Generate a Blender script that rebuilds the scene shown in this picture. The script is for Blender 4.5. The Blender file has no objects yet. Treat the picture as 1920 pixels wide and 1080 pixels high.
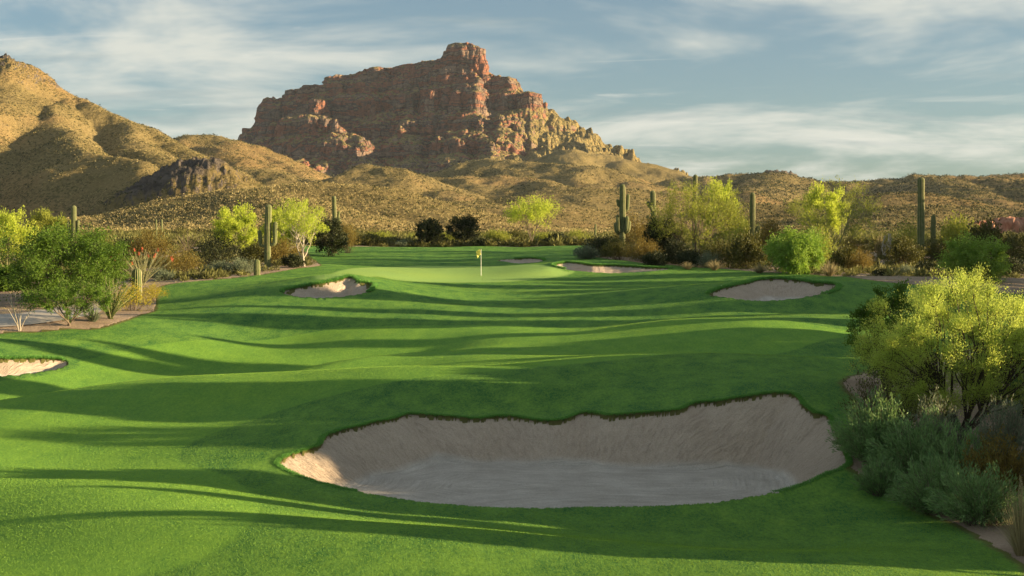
import bpy, math, random
import numpy as np
rs = np.random.RandomState
# ------------------------------------------------------------------ camera model
F, CX, CY, HC = 2400.0, 960.0, 540.0, 4.0
PITCH = math.atan((540 - 425) / F)
cp, sp = math.cos(PITCH), math.sin(PITCH)
HAZE = .00003
SUN_EL, SUN_AZ = 10.0, -7.0          # azimuth measured from +x (picture right) towards +y
scene = bpy.context.scene
COL = scene.collection

def ray(px, py):
    u, v = (px - CX) / F, (CY - py) / F
    return np.array([u, v * sp + cp, v * cp - sp])
def at(px, py, D):
    d = ray(px, py); t = D / d[1]
    return (d[0] * t, D, HC + d[2] * t)

# ------------------------------------------------------------------ noise
_p = rs(7).permutation(256); _p = np.concatenate([_p, _p, _p]).astype(np.int32)
_ga = rs(8).rand(256) * 2 * math.pi
_gx, _gy = np.cos(_ga), np.sin(_ga)
def perlin(x, y):
    xi = np.floor(x).astype(np.int32); yi = np.floor(y).astype(np.int32)
    xf = x - xi; yf = y - yi; xi &= 255; yi &= 255
    u = xf * xf * xf * (xf * (xf * 6 - 15) + 10); v = yf * yf * yf * (yf * (yf * 6 - 15) + 10)
    def g(ix, iy, fx, fy):
        h = _p[_p[ix] + iy]; return _gx[h] * fx + _gy[h] * fy
    a = g(xi, yi, xf, yf); b = g(xi + 1, yi, xf - 1, yf)
    c = g(xi, yi + 1, xf, yf - 1); d = g(xi + 1, yi + 1, xf - 1, yf - 1)
    return ((a + u * (b - a)) + v * ((c + u * (d - c)) - (a + u * (b - a)))) * 1.5
def fbm(x, y, o=4, g=.5, l=2.03):
    s = 0; a = 1.0
    for i in range(o):
        s = s + a * perlin(x + 17.3 * i, y - 9.1 * i); x = x * l; y = y * l; a *= g
    return s
def ridged(x, y, o=4):
    s = 0; a = 1.0
    for i in range(o):
        s = s + a * (1 - 2 * np.abs(perlin(x + 5.3 * i, y + 11.7 * i))); x = x * 2.1; y = y * 2.1; a *= .5
    return s
_vt = rs(9).rand(4096).astype(np.float32)
def vnoise3(x, y, z):
    xi = np.floor(x).astype(np.int64); yi = np.floor(y).astype(np.int64); zi = np.floor(z).astype(np.int64)
    xf = x - xi; yf = y - yi; zf = z - zi
    u = xf * xf * (3 - 2 * xf); v = yf * yf * (3 - 2 * yf); w = zf * zf * (3 - 2 * zf)
    def h(i, j, k): return _vt[((i * 73856093) ^ (j * 19349663) ^ (k * 83492791)) & 4095]
    def L(a, b, t): return a + (b - a) * t
    return L(L(L(h(xi, yi, zi), h(xi + 1, yi, zi), u), L(h(xi, yi + 1, zi), h(xi + 1, yi + 1, zi), u), v),
             L(L(h(xi, yi, zi + 1), h(xi + 1, yi, zi + 1), u), L(h(xi, yi + 1, zi + 1), h(xi + 1, yi + 1, zi + 1), u), v), w) * 2 - 1
def sstep(a, b, x):
    t = np.clip((x - a) / (b - a), 0, 1); return t * t * (3 - 2 * t)
def smax(a, b, k):
    return .5 * (a + b + np.sqrt((a - b) ** 2 + k * k))

# ------------------------------------------------------------------ golf terrain: spot heights joined by a thin plate
SPOT = [(-300,1080,22),(200,1080,22),(960,1080,22.5),(1500,1080,22.5),(1900,1080,22),(2300,1080,22),
 (200,950,28),(700,950,28.5),(1100,955,29),(1500,925,30.5),(1800,985,26),(0,870,33.5),(520,872,33),(1600,880,33),(-300,870,33),
 (600,830,35.5),(740,780,38.5),(960,779,39),(1100,772,39),(1300,754,39.5),(1450,733,39.5),(1560,790,37),(1620,760,39),
 (960,735,43),(700,745,42),(1450,697,46),(1250,715,44),(0,745,43),(300,800,38),(960,690,50),(500,690,50),(1500,660,52),
 (0,706,47.5),(60,670,52),(-150,670,52),(170,690,51),(960,645,58),(500,645,58),(0,640,58),(1500,610,62),(1850,640,56),(1800,700,48),
 (960,600,68),(500,600,68),(200,620,63),(0,626,62),(1300,590,68),(960,575,76),(400,575,74),(1300,565,73),(1600,570,71),
 (540,552,77),(620,558,76),(600,527,81),(655,515,83),(700,520,85),(714,538,81),(735,532,84),(500,530,88),
 (1330,552,74),(1450,564,72),(1575,538,77),(1450,517,80),(1600,522,86),(1350,530,84),(900,550,84),(1100,545,85),
 (680,512,99),(902,517,104),(800,530,95),(1000,530,95),(1060,515,104),(902,501,114),(700,503,110),(800,484,130),(600,490,125),
 (960,471,150),(700,466,152),(830,466,152),(1090,464,150),(600,466,148),(975,493,122),(975,482,127),(1040,502,105),(1150,511,104),
 (1150,488,112),(1250,499,109),(1300,500,112),(1400,506,105),(1300,487,120),(1485,512,98),(1700,522,92),(1850,540,80),
 (1850,500,110),(1920,560,72),(1700,470,150),(1400,460,160),(1900,452,180),(60,590,68),(0,560,80),(250,560,80),(290,583,73),
 (300,535,88),(400,525,92),(480,515,98),(570,498,110),(150,520,95),(300,480,130),(100,470,150),(-200,560,80),(2200,560,80)]
PTS = [at(*s) for s in SPOT] + [(-12,8,-2.6),(12,8,-2.6),(0,-10,-2.6),(-60,30,-1.6),(55,30,-1.4),(-90,80,.5),(90,80,1),
 (-90,200,1.6),(0,205,1.1),(90,200,1.9),(-200,250,2),(200,250,2.2),(0,280,1.6),(-120,140,1.4),(120,140,1.6),(50,10,-2),(-50,5,-2.4)]
PTS = np.array(PTS)
def _U(r2): return r2 * np.log(r2 + 1e-9) * .5
_n = len(PTS)
_A = np.zeros((_n + 3, _n + 3))
_d2 = ((PTS[:, None, :2] - PTS[None, :, :2]) ** 2).sum(-1)
_A[:_n, :_n] = _U(_d2) + np.eye(_n) * 1.5
_A[:_n, _n] = 1; _A[:_n, _n+1:] = PTS[:, :2]; _A[_n, :_n] = 1; _A[_n+1:, :_n] = PTS[:, :2].T
_w = np.linalg.solve(_A, np.concatenate([PTS[:, 2], [0, 0, 0]]))
def tps_raw(x, y):
    sh = x.shape; x = x.ravel(); y = y.ravel(); out = np.empty_like(x)
    for i in range(0, len(x), 60000):
        a = x[i:i+60000]; b = y[i:i+60000]
        r2 = (a[:, None] - PTS[None, :, 0]) ** 2 + (b[:, None] - PTS[None, :, 1]) ** 2
        out[i:i+60000] = _U(r2) @ _w[:_n] + _w[_n] + _w[_n+1] * a + _w[_n+2] * b
    return out.reshape(sh)
_tx, _ty = np.meshgrid(np.arange(-153., 155.), np.arange(-13., 255.))
_T = tps_raw(_tx, _ty)
def tps(x, y):
    """bicubic look-up of the thin plate"""
    u = x + 153; v = y + 13; i = np.floor(u).astype(int); j = np.floor(v).astype(int); u = u - i; v = v - j
    def w(t): return (-.5*t+t*t-.5*t**3, 1-2.5*t*t+1.5*t**3, .5*t+2*t*t-1.5*t**3, -.5*t*t+.5*t**3)
    wu, wv = w(u), w(v); out = 0
    for b in range(4):
        r = 0
        for a in range(4): r = r + wu[a] * _T[j + b - 1, i + a - 1]
        out = out + wv[b] * r
    return out
def plain(x, y):
    return 1.5 + .35 * fbm(x / 60 + 3, y / 60, 3) + .004 * np.maximum(y - 200, 0)
def Zbase(x, y):
    x = np.asarray(x, float); y = np.asarray(y, float)
    und = .50 * perlin(x / 12 + 4.2, y / 7.5 + 1.3) + .17 * perlin(x / 6.5 + 9, y / 4.6) + .45 * perlin(x / 24 + 2, y / 13 + 5)
    und = und * (1 - .55 * sstep(66, 74, y))
    # swale on the left: the ground drops away behind a diagonal crest
    s_ = ((x + 17) * -.716 + (y - 43.5) * .698); a_ = ((x + 17) * .698 + (y - 43.5) * .716)
    und = und - 1.15 * sstep(-.3, 4.5, s_) * (1 - sstep(8, 17, s_)) * sstep(-22, -8, a_) * (1 - sstep(17, 29, a_))
    und = und * sstep(14, 24, y) * (1 - .85 * sstep(92, 99, y) * (1 - sstep(113, 120, y)))
    z = tps(np.clip(x, -150, 150), np.clip(y, -10, 250)) + und
    k = np.maximum(sstep(175, 240, y), sstep(90, 140, np.abs(x)))
    return z * (1 - k) + plain(x, y) * k

def ground_pt(px, py):
    """where the line of sight through a picture point meets the ground"""
    d = ray(px, py); d = d / d[1]
    ys = np.concatenate([np.arange(10, 60, .1), np.arange(60, 175, .25)])
    z = Zbase(d[0] * ys, ys); r = HC + d[2] * ys
    hit = np.nonzero(r < z)[0]
    i = hit[0] if len(hit) else np.argmin(r - z)
    return d[0] * ys[i], ys[i]

def resample(poly, step, jit=0, seed=1):
    P = np.array(poly); Q = np.roll(P, -1, 0); out = []
    for n in range(len(P)):        # catmull-rom closed
        p0, p1, p2, p3 = P[n-1], P[n], P[(n+1) % len(P)], P[(n+2) % len(P)]
        m = max(2, int(np.linalg.norm(p2 - p1) / step))
        for t in np.arange(m) / m:
            out.append(.5 * ((2*p1) + (-p0+p2)*t + (2*p0-5*p1+4*p2-p3)*t*t + (-p0+3*p1-3*p2+p3)*t**3))
    out = np.array(out)
    if jit:
        a = np.arange(len(out)); c = out.mean(0); v = out - c; v /= np.linalg.norm(v, axis=1)[:, None] + 1e-6
        out = out + v * (jit * (fbm(a * step * 2.2, a * 0 + seed, 3)))[:, None]
    return out
def sdist(P, x, y):
    """signed distance (positive inside) and arc position of the nearest edge point"""
    sh = x.shape; x = x.ravel(); y = y.ravel()
    Q = np.roll(P, -1, 0); E = Q - P; L = (E ** 2).sum(1) + 1e-12; acc = np.concatenate([[0], np.cumsum(np.sqrt(L))[:-1]])
    sd = np.empty_like(x); arc = np.empty_like(x); nx = np.empty_like(x); ny = np.empty_like(x)
    step = max(1, int(3e6 / len(P)))
    for i in range(0, len(x), step):
        a = x[i:i+step, None]; b = y[i:i+step, None]
        t = np.clip(((a - P[:, 0]) * E[:, 0] + (b - P[:, 1]) * E[:, 1]) / L, 0, 1)
        qx = P[:, 0] + t * E[:, 0]; qy = P[:, 1] + t * E[:, 1]
        d2 = (a - qx) ** 2 + (b - qy) ** 2; j = d2.argmin(1); r = np.arange(len(j))
        cr = ((P[:, 1] > b) != (Q[:, 1] > b)) & (a < E[:, 0] * (b - P[:, 1]) / np.where(np.abs(E[:, 1]) < 1e-12, 1e-12, E[:, 1]) + P[:, 0])
        ins = cr.sum(1) % 2 == 1
        sd[i:i+step] = np.where(ins, 1, -1) * np.sqrt(d2[r, j]); arc[i:i+step] = acc[j] + t[r, j] * np.sqrt(L[j])
        nx[i:i+step] = qx[r, j]; ny[i:i+step] = qy[r, j]
    return sd.reshape(sh), arc.reshape(sh), nx.reshape(sh), ny.reshape(sh)

BUNK = [
 ('front', [(522,870),(540,855),(575,843),(600,834),(610,819),(640,806),(680,797),(700,791),(735,785),(765,776),(800,778),(850,781),
   (900,785),(925,781),(960,781),(1000,786),(1035,789),(1062,785),(1095,773),(1140,779),(1180,776),(1230,773),(1275,768),(1300,757),
   (1340,752),(1380,748),(1420,740),(1450,737),(1488,740),(1505,757),(1525,774),(1552,780),(1562,800),(1576,825),(1584,850),(1586,874),
   (1545,889),(1510,908),(1440,927),(1350,941),(1250,947),(1100,951),(1000,953),(900,949),(800,942),(700,926),(620,911),(560,893)],
   .62, 1.22, 'large pale sand bunker with a high raked back face in the near grass'),
 ('left green', [(528,547),(545,542),(575,537),(605,532),(632,526),(655,520),(668,524),(675,530),(700,533),(697,543),(680,550),(650,556),(600,558),(550,556)],
   .5, .5, 'small sand bunker tucked under a dark grass lip left of the flag'),
 ('right green', [(1330,552),(1345,543),(1370,537),(1400,530),(1425,524),(1460,522),(1500,526),(1530,531),(1555,532),(1571,536),(1566,545),(1535,552),(1500,558),(1450,563),(1400,564),(1360,559)],
   .5, .5, 'oval sand bunker right of the green in front of the bright green bush'),
 ('behind right', [(1037,498),(1060,492),(1085,493),(1110,497),(1150,498),(1190,500),(1225,502),(1258,503),(1240,507),(1200,510),(1150,512),(1100,509),(1060,505)],
   .4, .35, 'long thin sand bunker at the right back edge of the green'),
 ('behind', [(932,488),(950,486),(975,485),(1000,484),(1018,486),(1015,490),(990,493),(955,492)],
   .4, .3, 'shortest sand bunker just right of the flag behind the green'),
 ('far left', [(-150,690),(-90,678),(-30,674),(30,673),(80,673),(115,674),(128,681),(112,690),(70,698),(20,704),(-40,708),(-110,702)],
   .5, .55, 'sand bunker cut by the left edge of the view under dark grass'),
]
BUN = []
for nm, pp, k, dep, lab in BUNK:
    w = np.array([ground_pt(*p) for p in pp])
    st = .05 if nm == 'front' else .15
    P = resample(w, st, .05 if nm == 'front' else .1, len(pp))
    zb = Zbase(P[:, 0], P[:, 1])
    BUN.append(dict(nm=nm, P=P, k=k, floor=float(np.percentile(zb, 12) - (.38 if nm == 'front' else .34)), lab=lab, st=st,
                    bb=(P.min(0), P.max(0))))
def sandz(b, x, y, zb, sd):
    d = np.maximum(sd, 0)
    lip = np.where(zb > b['floor'] + .55, .06, .03)
    kk = b['k'] * (1 + .25 * perlin(x * .35, y * .35))
    return smax(zb - lip - kk * d - .1 * d * d, b['floor'] + .03 * perlin(x * .8, y * .8), .05)

GRASS_PX = [(-700,650),(-300,640),(0,626),(60,625),(130,618),(180,618),(230,604),(265,591),(290,583),(293,560),(297,541),(315,534),
 (350,529),(400,525),(470,518),(520,510),(560,503),(590,500),(600,496)]
GR_R = [(1200,493),(1260,497),(1340,503),(1440,511),(1540,517),(1600,521),(1680,531),(1750,537),(1850,548),(1960,556),
 (1950,600),(1850,640),(1720,672),(1650,690),(1612,702),(1582,715),(1588,735),(1606,748),(1604,800),(1592,868),(1600,885),
 (1660,915),(1720,957),(1800,987),(1870,1030),(1920,1062),(1990,1120)]
gl = [ground_pt(*p) for p in GRASS_PX]; gr = [ground_pt(*p) for p in GR_R]
back = [(at(575,470,140)[0],140),(at(585,466,158)[0],158),(at(800,466,166)[0],166),(at(1100,466,160)[0],160),(at(1102,470,140)[0],140),(at(1080,480,128)[0],128),(at(1110,490,122)[0],122)]
near = [(gr[-1][0]+2.0, 16), (gr[-1][0]+4, 4), (-60, 4), (-90, 30), (-70, 50)]
GP = resample(gl + back + gr + near, .3, .2, 3)
GREEN = resample([ground_pt(*p) for p in [(590,517),(650,505),(760,500),(900,499),(1040,502),(1075,510),(1040,521),(960,528),(860,530),(760,527),(700,519),(640,519)]], .4)
FAIR = resample([ground_pt(*p) for p in [(-500,900),(-400,760),(0,715),(250,655),(600,622),(1000,612),(1500,606),(1590,628),(1450,665),(1000,690),(720,720),(560,760),(440,800),(345,840),(345,870),(420,890),(480,930),(470,985),(300,1075),(0,1100),(-400,1100)]], .4)

# ------------------------------------------------------------------ hills from ridge lines
def ridge_h(x, y, ridges, warp=0.):
    h = np.full(x.shape, -1e4)
    for pts, slope, soft in ridges:
        P = np.array([at(*p) for p in pts])
        for i in range(len(P) - 1):
            a, b = P[i], P[i+1]; ex, ey = b[0]-a[0], b[1]-a[1]
            t = np.clip(((x - a[0]) * ex + (y - a[1]) * ey) / (ex*ex + ey*ey + 1e-6), 0, 1)
            d = np.sqrt((x - a[0] - t*ex) ** 2 + (y - a[1] - t*ey) ** 2)
            z = a[2] + t * (b[2] - a[2]) - slope * (np.sqrt((d * (1 + warp)) ** 2 + soft * soft) - soft)
            h = np.maximum(h, z)
    return h
HR = [
 # left peak, its skyline and its spurs
 ([(-70,165,900),(-5,112,900),(15,105,900),(26,112,900)], 1.15, 1.5),
 ([(-700,430,900),(-400,330,900),(-150,225,900),(-60,175,900)], .8, 5),
 ([(98,172,880),(130,182,870),(165,195,860),(215,210,850),(235,226,840),(290,245,820),(345,272,800),(420,310,760)], .62, 5),
 ([(15,112,890),(25,150,850),(10,190,800),(-60,240,740)], .6, 5),
 ([(110,180,860),(100,200,820),(92,229,770),(145,256,730),(200,284,690),(270,310,650),(330,345,620)], .66, 4),
 ([(215,214,850),(250,260,780),(320,290,730),(400,320,680)], .45, 8),
 ([(345,250,1150),(385,252,1150),(430,257,1140),(475,270,1100),(520,298,1050),(560,320,1000),(610,338,950)], .5, 10),
 ([(430,262,1100),(450,300,980),(520,330,880)], .4, 15),
 # dark rocky outcrop
 ([(270,380,470),(305,340,464),(340,310,460),(370,302,460),(400,302,458),(425,328,455),(455,350,450)], .55, 4),
 # long foothill running down to the right
 ([(130,430,360),(180,408,370),(260,396,380),(360,375,390),(470,345,400),(560,335,400),(640,345,395),(720,368,380),(800,390,360),(880,412,340),(960,432,320)], .3, 12),
 ([(470,345,400),(560,385,330),(620,415,290)], .25, 10),
 # knoll below the rock mountain
 ([(620,345,900),(660,328,900),(695,310,900),(718,308,900),(760,325,890),(810,350,870),(870,372,800)], .42, 14),
 ([(830,332,1000),(870,322,1000),(920,322,1000),(990,338,980),(1060,352,940),(1130,362,880)], .32, 20),
 ([(940,372,720),(1010,362,720),(1090,350,740),(1150,352,760),(1220,368,760),(1290,380,740)], .28, 16),
 ([(760,395,560),(850,380,560),(930,385,550),(1000,395,540),(1060,385,560),(1150,395,560),(1250,405,540)], .25, 12),
 ([(900,300,1300),(980,300,1250),(1080,305,1200),(1180,332,1150),(1260,352,1100)], .34, 20),
 ([(1080,282,1600),(1130,290,1600),(1180,304,1600),(1240,318,1600),(1300,328,1600),(1340,334,1600)], .3, 25),
 # right hills
 ([(1280,335,1300),(1330,329,1300),(1380,326,1300),(1450,325,1280),(1475,333,1260),(1520,343,1250),(1580,338,1250),(1640,334,1250),(1700,333,1250),(1730,326,1250),(1745,324,1250),(1790,331,1250),(1840,334,1240),(1880,326,1240),(1930,325,1240),(2100,318,1240),(2500,330,1240)], .34, 15),
 ([(1450,328,1260),(1440,345,1080),(1400,362,960)], .3, 16),
 ([(1745,328,1240),(1790,345,1060),(1850,372,900)], .3, 16),
 ([(1890,328,1230),(1960,345,1000),(2100,360,900)], .3, 16),
 ([(1540,375,700),(1600,360,700),(1660,353,700),(1710,353,700),(1760,365,690),(1810,380,670),(1880,392,640)], .3, 10),
 ([(1320,395,560),(1400,382,560),(1480,385,560),(1560,390,560)], .25, 14),
 ([(1640,398,480),(1700,388,480),(1760,385,480),(1830,392,480),(1900,396,470),(1980,390,470),(2300,385,470)], .25, 12),
]
def Zhills(x, y):
    wx = x + 6 * fbm(x / 110, y / 110 + 7, 3); wy = y + 14 * fbm(x / 110 + 31, y / 110, 3)
    h = ridge_h(wx, wy, HR, .12 * perlin(x / 40, y / 40))
    r = np.maximum(h, 0)
    amp = np.clip(r / 40, 0, 1)
    h = h + amp * (3.2 * ridged(x / 110 + 2, y / 150, 3) - 4.2 + .7 * fbm(x / 14, y / 14, 3) + 2.2 * fbm(x / 48, y / 60, 3))
    rock = np.exp(-(((x - at(345,330,460)[0]) / 26) ** 2 + ((y - 452) / 22) ** 2))
    h = h + rock * (1.3 * ridged(x / 9, y / 9, 4) + 1.5 * ridged(x / 4, y / 4, 2) - 2.5)
    pk = np.exp(-(((x + 352) / 26) ** 2 + ((y - 895) / 30) ** 2)); h = h + pk * 2.2 * ridged(x / 10, y / 12, 3)
    pl = plain(x, y) + 1.2 * fbm(x / 45, y / 45 + 3, 4) * sstep(260, 420, y)
    return smax(h, pl, 3.0)

# the butte stands obliquely: its right end is the nearer one
def skew(R_): return [([(a, b, c + (750 - a) * .42) for a, b, c in p], s1, s2) for p, s1, s2 in R_]
MR = [
 ([(420,300,2230),(455,262,2230),(488,228,2240),(500,200,2250),(510,181,2250),(540,170,2250),(580,165,2250),(612,156,2250)], 1.5, 3),
 ([(612,156,2250),(622,141,2250),(650,138,2255),(690,131,2260),(720,125,2260),(760,119,2260),(800,113,2260),(835,109,2260),(858,104,2260)], 1.45, 3),
 ([(846,93,2250),(856,84,2250),(880,81,2250),(902,90,2250)], 3.6, 9),
 ([(880,100,2250),(912,122,2250),(935,143,2250),(955,152,2250),(985,175,2250),(1000,192,2250),(1015,206,2250)], 1.3, 3),
 ([(1015,206,2250),(1044,219,2250)], 1.9, 4),
 ([(1040,240,2250),(1075,256,2250),(1095,268,2250),(1130,286,2250),(1170,299,2250),(1210,310,2250),(1260,322,2250),(1330,334,2250)], .55, 10),
 ([(618,158,2240),(606,176,2190),(590,196,2120),(575,210,2080),(600,222,2040),(640,240,2010),(662,262,1990),(668,300,1960)], 1.25, 6),
 ([(640,160,2220),(652,180,2190)], 2.2, 8),
 ([(575,212,2080),(520,235,2090),(490,262,2080)], 1.1, 6),
 ([(630,232,2030),(600,285,1960),(620,330,1900)], .9, 5),
 ([(912,125,2245),(900,165,2190),(890,200,2140)], 1.5, 5),
 ([(890,200,2140),(893,240,2080),(860,262,2030),(845,285,2000),(860,325,1940)], .95, 5),
 ([(985,178,2240),(960,215,2160),(935,250,2080),(930,290,1990),(900,320,1930)], .78, 8),
 ([(1015,208,2240),(1000,245,2160),(1000,275,2080),(990,310,1980)], .60, 12),
 ([(1060,258,2230),(1080,285,2100),(1090,312,1950)], .42, 16),
 ([(760,180,2190),(770,235,2120),(775,285,2030),(760,325,1960)], .8, 5),
 ([(700,160,2220),(715,220,2150),(720,280,2060)], .9, 5),
]
MR = skew(MR)
def terrace(h, x, y):
    w = 7 * fbm(x / 160, y / 160, 3)
    T = [(0,0),(60,66),(78,72),(84,100),(118,114),(124,138),(160,154),(165,178),(205,196),(209,228),(240,240),(246,262),(400,400)]
    a, b = zip(*T); return np.interp(h + w, a, b) - w
def Zmesa(x, y):
    wx = x + 16 * fbm(x / 70, y / 70 + 3, 4); wy = y + 30 * fbm(x / 60 + 11, y / 60, 4)
    cap = sstep(2215, 2240, y) * 0
    h = ridge_h(wx, wy, MR, .25 * fbm(x / 30, y / 30, 3))
    h = h + 6.5 * (ridged(x / 38, y / 150, 4) - 1.15) * np.clip((290 - h) / 40, .15, 1)
    t = terrace(h, x, y)
    m = sstep(70, 110, h) * (1 - sstep(236, 262, h))
    m = m * (.70 - .45 * sstep(-70, 20, x) * sstep(215, 180, h) + .25 * perlin(x / 90, y / 90)) * sstep(-445, -400, x); h = h * (1 - m) + t * m
    return smax(h, 20 + 0 * h, 6)

# ------------------------------------------------------------------ mesh helpers
def mesh_np(name, V, faces, mat=None, smooth=False, attrs=None, parent=None):
    """V (n,3); faces: array (m,k) or list of such arrays"""
    if not isinstance(faces, list): faces = [faces]
    faces = [f for f in faces if len(f)]
    me = bpy.data.meshes.new(name)
    V = np.asarray(V, np.float32)
    me.vertices.add(len(V)); me.vertices.foreach_set('co', V.ravel())
    idx = np.concatenate([np.asarray(f, np.int32).ravel() for f in faces])
    sizes = np.concatenate([np.full(len(f), f.shape[1], np.int32) for f in faces])
    starts = np.concatenate([[0], np.cumsum(sizes)[:-1]]).astype(np.int32)
    me.loops.add(len(idx)); me.loops.foreach_set('vertex_index', idx)
    me.polygons.add(len(sizes)); me.polygons.foreach_set('loop_start', starts)
    me.polygons.foreach_set('loop_total', sizes)
    if smooth: me.polygons.foreach_set('use_smooth', np.ones(len(sizes), bool))
    for k, a in (attrs or {}).items():
        at_ = me.attributes.new(k, 'FLOAT', 'POINT'); at_.data.foreach_set('value', np.asarray(a, np.float32).ravel())
    me.update(calc_edges=True)
    if mat: me.materials.append(mat)
    o = bpy.data.objects.new(name, me); COL.objects.link(o)
    if parent: o.parent = parent
    return o
def grid_faces(nr, nc):
    i = np.arange(nr * nc).reshape(nr, nc)
    return np.stack([i[:-1, :-1], i[:-1, 1:], i[1:, 1:], i[1:, :-1]], -1).reshape(-1, 4)
def compact(V, f, attrs):
    used = np.zeros(len(V), bool); used[f.ravel()] = True
    remap = np.cumsum(used) - 1
    return V[used], remap[f], {k: a.ravel()[used] for k, a in attrs.items()}
def setp(o, **k):
    for a, b in k.items():
        if b is not None: o[a] = b
    return o
def empty(name, loc, rz=0, sc=(1, 1, 1)):
    o = bpy.data.objects.new(name, None); COL.objects.link(o); o.location = loc; o.rotation_euler = (0, 0, rz); o.scale = sc
    o.empty_display_size = .2
    return o

# ------------------------------------------------------------------ materials
class N:
    def __init__(s, name):
        s.m = bpy.data.materials.new(name); s.m.use_nodes = True; s.t = s.m.node_tree; s.t.nodes.clear()
        s.out = s.n('ShaderNodeOutputMaterial')
    def n(s, ty, **k):
        x = s.t.nodes.new(ty)
        for a, b in k.items():
            if a in ('op', 'operation'): x.operation = b
            elif a == 'inp':
                for i, v in b.items():
                    if isinstance(v, bpy.types.NodeSocket): s.t.links.new(v, x.inputs[i])
                    else: x.inputs[i].default_value = v
            else: setattr(x, a, b)
        return x
    def attr(s, name): return s.n('ShaderNodeAttribute', attribute_name=name).outputs['Fac']
    def coord(s, sc=(1, 1, 1)):
        g = s.n('ShaderNodeNewGeometry').outputs['Position']
        return s.n('ShaderNodeMapping', inp={0: g, 3: sc}).outputs[0]
    def noise(s, scale, detail=4, rough=.55, vec=None, dist=0):
        vec = vec or s.coord()
        return s.n('ShaderNodeTexNoise', inp={'Vector': vec, 'Scale': scale, 'Detail': detail, 'Roughness': rough, 'Distortion': dist}).outputs['Fac']
    def math(s, op, a, b=0., c=0., clamp=False):
        x = s.n('ShaderNodeMath', operation=op, inp={0: a, 1: b, 2: c}); x.use_clamp = clamp; return x.outputs[0]
    def mr(s, v, a, b, c=0., d=1.):
        return s.n('ShaderNodeMapRange', inp={0: v, 1: a, 2: b, 3: c, 4: d}, interpolation_type='SMOOTHSTEP').outputs[0]
    def ramp(s, f, stops):
        x = s.n('ShaderNodeValToRGB', inp={0: f}); e = x.color_ramp.elements
        while len(e) < len(stops): e.new(.5)
        for q, (p, c) in zip(e, stops): q.position = p; q.color = (*c, 1)
        return x.outputs[0]
    def mix(s, f, a, b, mode='MIX'):
        x = s.n('ShaderNodeMix', data_type='RGBA', blend_type=mode)
        for i, v in ((0, f), (6, a), (7, b)):
            if isinstance(v, bpy.types.NodeSocket): s.t.links.new(v, x.inputs[i])
            else: x.inputs[i].default_value = v if i == 0 else (*v, 1)
        return x.outputs[2]
    def bump(s, h, st, dist, nrm=None):
        k = {'Height': h, 'Strength': st, 'Distance': dist}
        if nrm: k['Normal'] = nrm
        return s.n('ShaderNodeBump', inp=k).outputs[0]
    def bsdf(s, col, rough=.8, nrm=None, spec=.2, **kw):
        x = s.n('ShaderNodeBsdfPrincipled')
        for i, v in (('Base Color', col), ('Roughness', rough), ('Specular IOR Level', spec), ('Normal', nrm)):
            if v is None: continue
            if isinstance(v, bpy.types.NodeSocket): s.t.links.new(v, x.inputs[i])
            else: x.inputs[i].default_value = (*v, 1) if isinstance(v, tuple) else v
        for a, b in kw.items(): x.inputs[a].default_value = b
        return x.outputs[0]
    def done(s, sh): s.t.links.new(sh, s.out.inputs[0]); return s.m

def mat_grass():
    s = N('grass_turf')
    cut = s.attr('cut'); green = s.attr('green'); sd = s.attr('sd')
    big = s.noise(.18, 3); mid = s.noise(1.1, 6, .7, s.coord((1, .55, 1))); fine = s.noise(13, 4, .8, s.coord((1, .45, 1)))
    c = s.ramp(s.math('ADD', s.math('MULTIPLY', mid, .5), s.math('MULTIPLY', fine, .5)), [(.36, G_ROUGH[0]), (.64, G_ROUGH[1])])
    c2 = s.ramp(s.math('ADD', s.math('MULTIPLY', mid, .4), s.math('MULTIPLY', fine, .6)), [(.25, G_FAIR[0]), (.75, G_FAIR[1])])
    c3 = s.ramp(fine, [(.3, G_GREEN[0]), (.7, G_GREEN[1])])
    col = s.mix(s.mr(cut, -.12, .12), c, c2)
    col = s.mix(s.mr(green, -.3, .3), col, c3)
    col = s.mix(s.mr(big, .35, .7, 0., .35), col, s.mix(1., col, (1.25, 1.1, .8), 'MULTIPLY'))
    # worn, sandy edge of the turf
    ed = s.math('MULTIPLY', s.mr(s.math('ADD', sd, s.math('MULTIPLY', s.noise(9, 3), .22)), .08, .34, 1., 0.), .75)
    col = s.mix(ed, col, (.20, .14, .06))
    h = s.noise(22, 5, .75, s.coord((1.0, .55, 1)))
    h2 = s.noise(60, 2, .7)
    nrm = s.bump(h, .8, .045, s.bump(h2, .8, .02))
    # blades lean every way: scatter the normal finely
    pos = s.n('ShaderNodeNewGeometry')
    wn_ = s.n('ShaderNodeTexWhiteNoise', inp={0: s.n('ShaderNodeVectorMath', operation='SCALE', inp={0: pos.outputs['Position'], 3: 71.}).outputs[0]})
    off = s.n('ShaderNodeVectorMath', operation='MULTIPLY', inp={0: s.n('ShaderNodeVectorMath', operation='SUBTRACT', inp={0: wn_.outputs['Color'], 1: (.5, .5, .5)}).outputs[0], 1: (4.2, 4.2, .8)}).outputs[0]
    nn_ = s.n('ShaderNodeVectorMath', operation='NORMALIZE', inp={0: s.n('ShaderNodeVectorMath', operation='ADD', inp={0: nrm, 1: off}).outputs[0]}).outputs[0]
    d = s.bsdf(col, .8, nn_, .06)
    return s.done(d)
G_ROUGH = ((.030, .155, .052), (.26, .49, .085))
G_FAIR = ((.055, .225, .055), (.36, .64, .09))
G_GREEN = ((.32, .56, .14), (.46, .70, .20))
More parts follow.
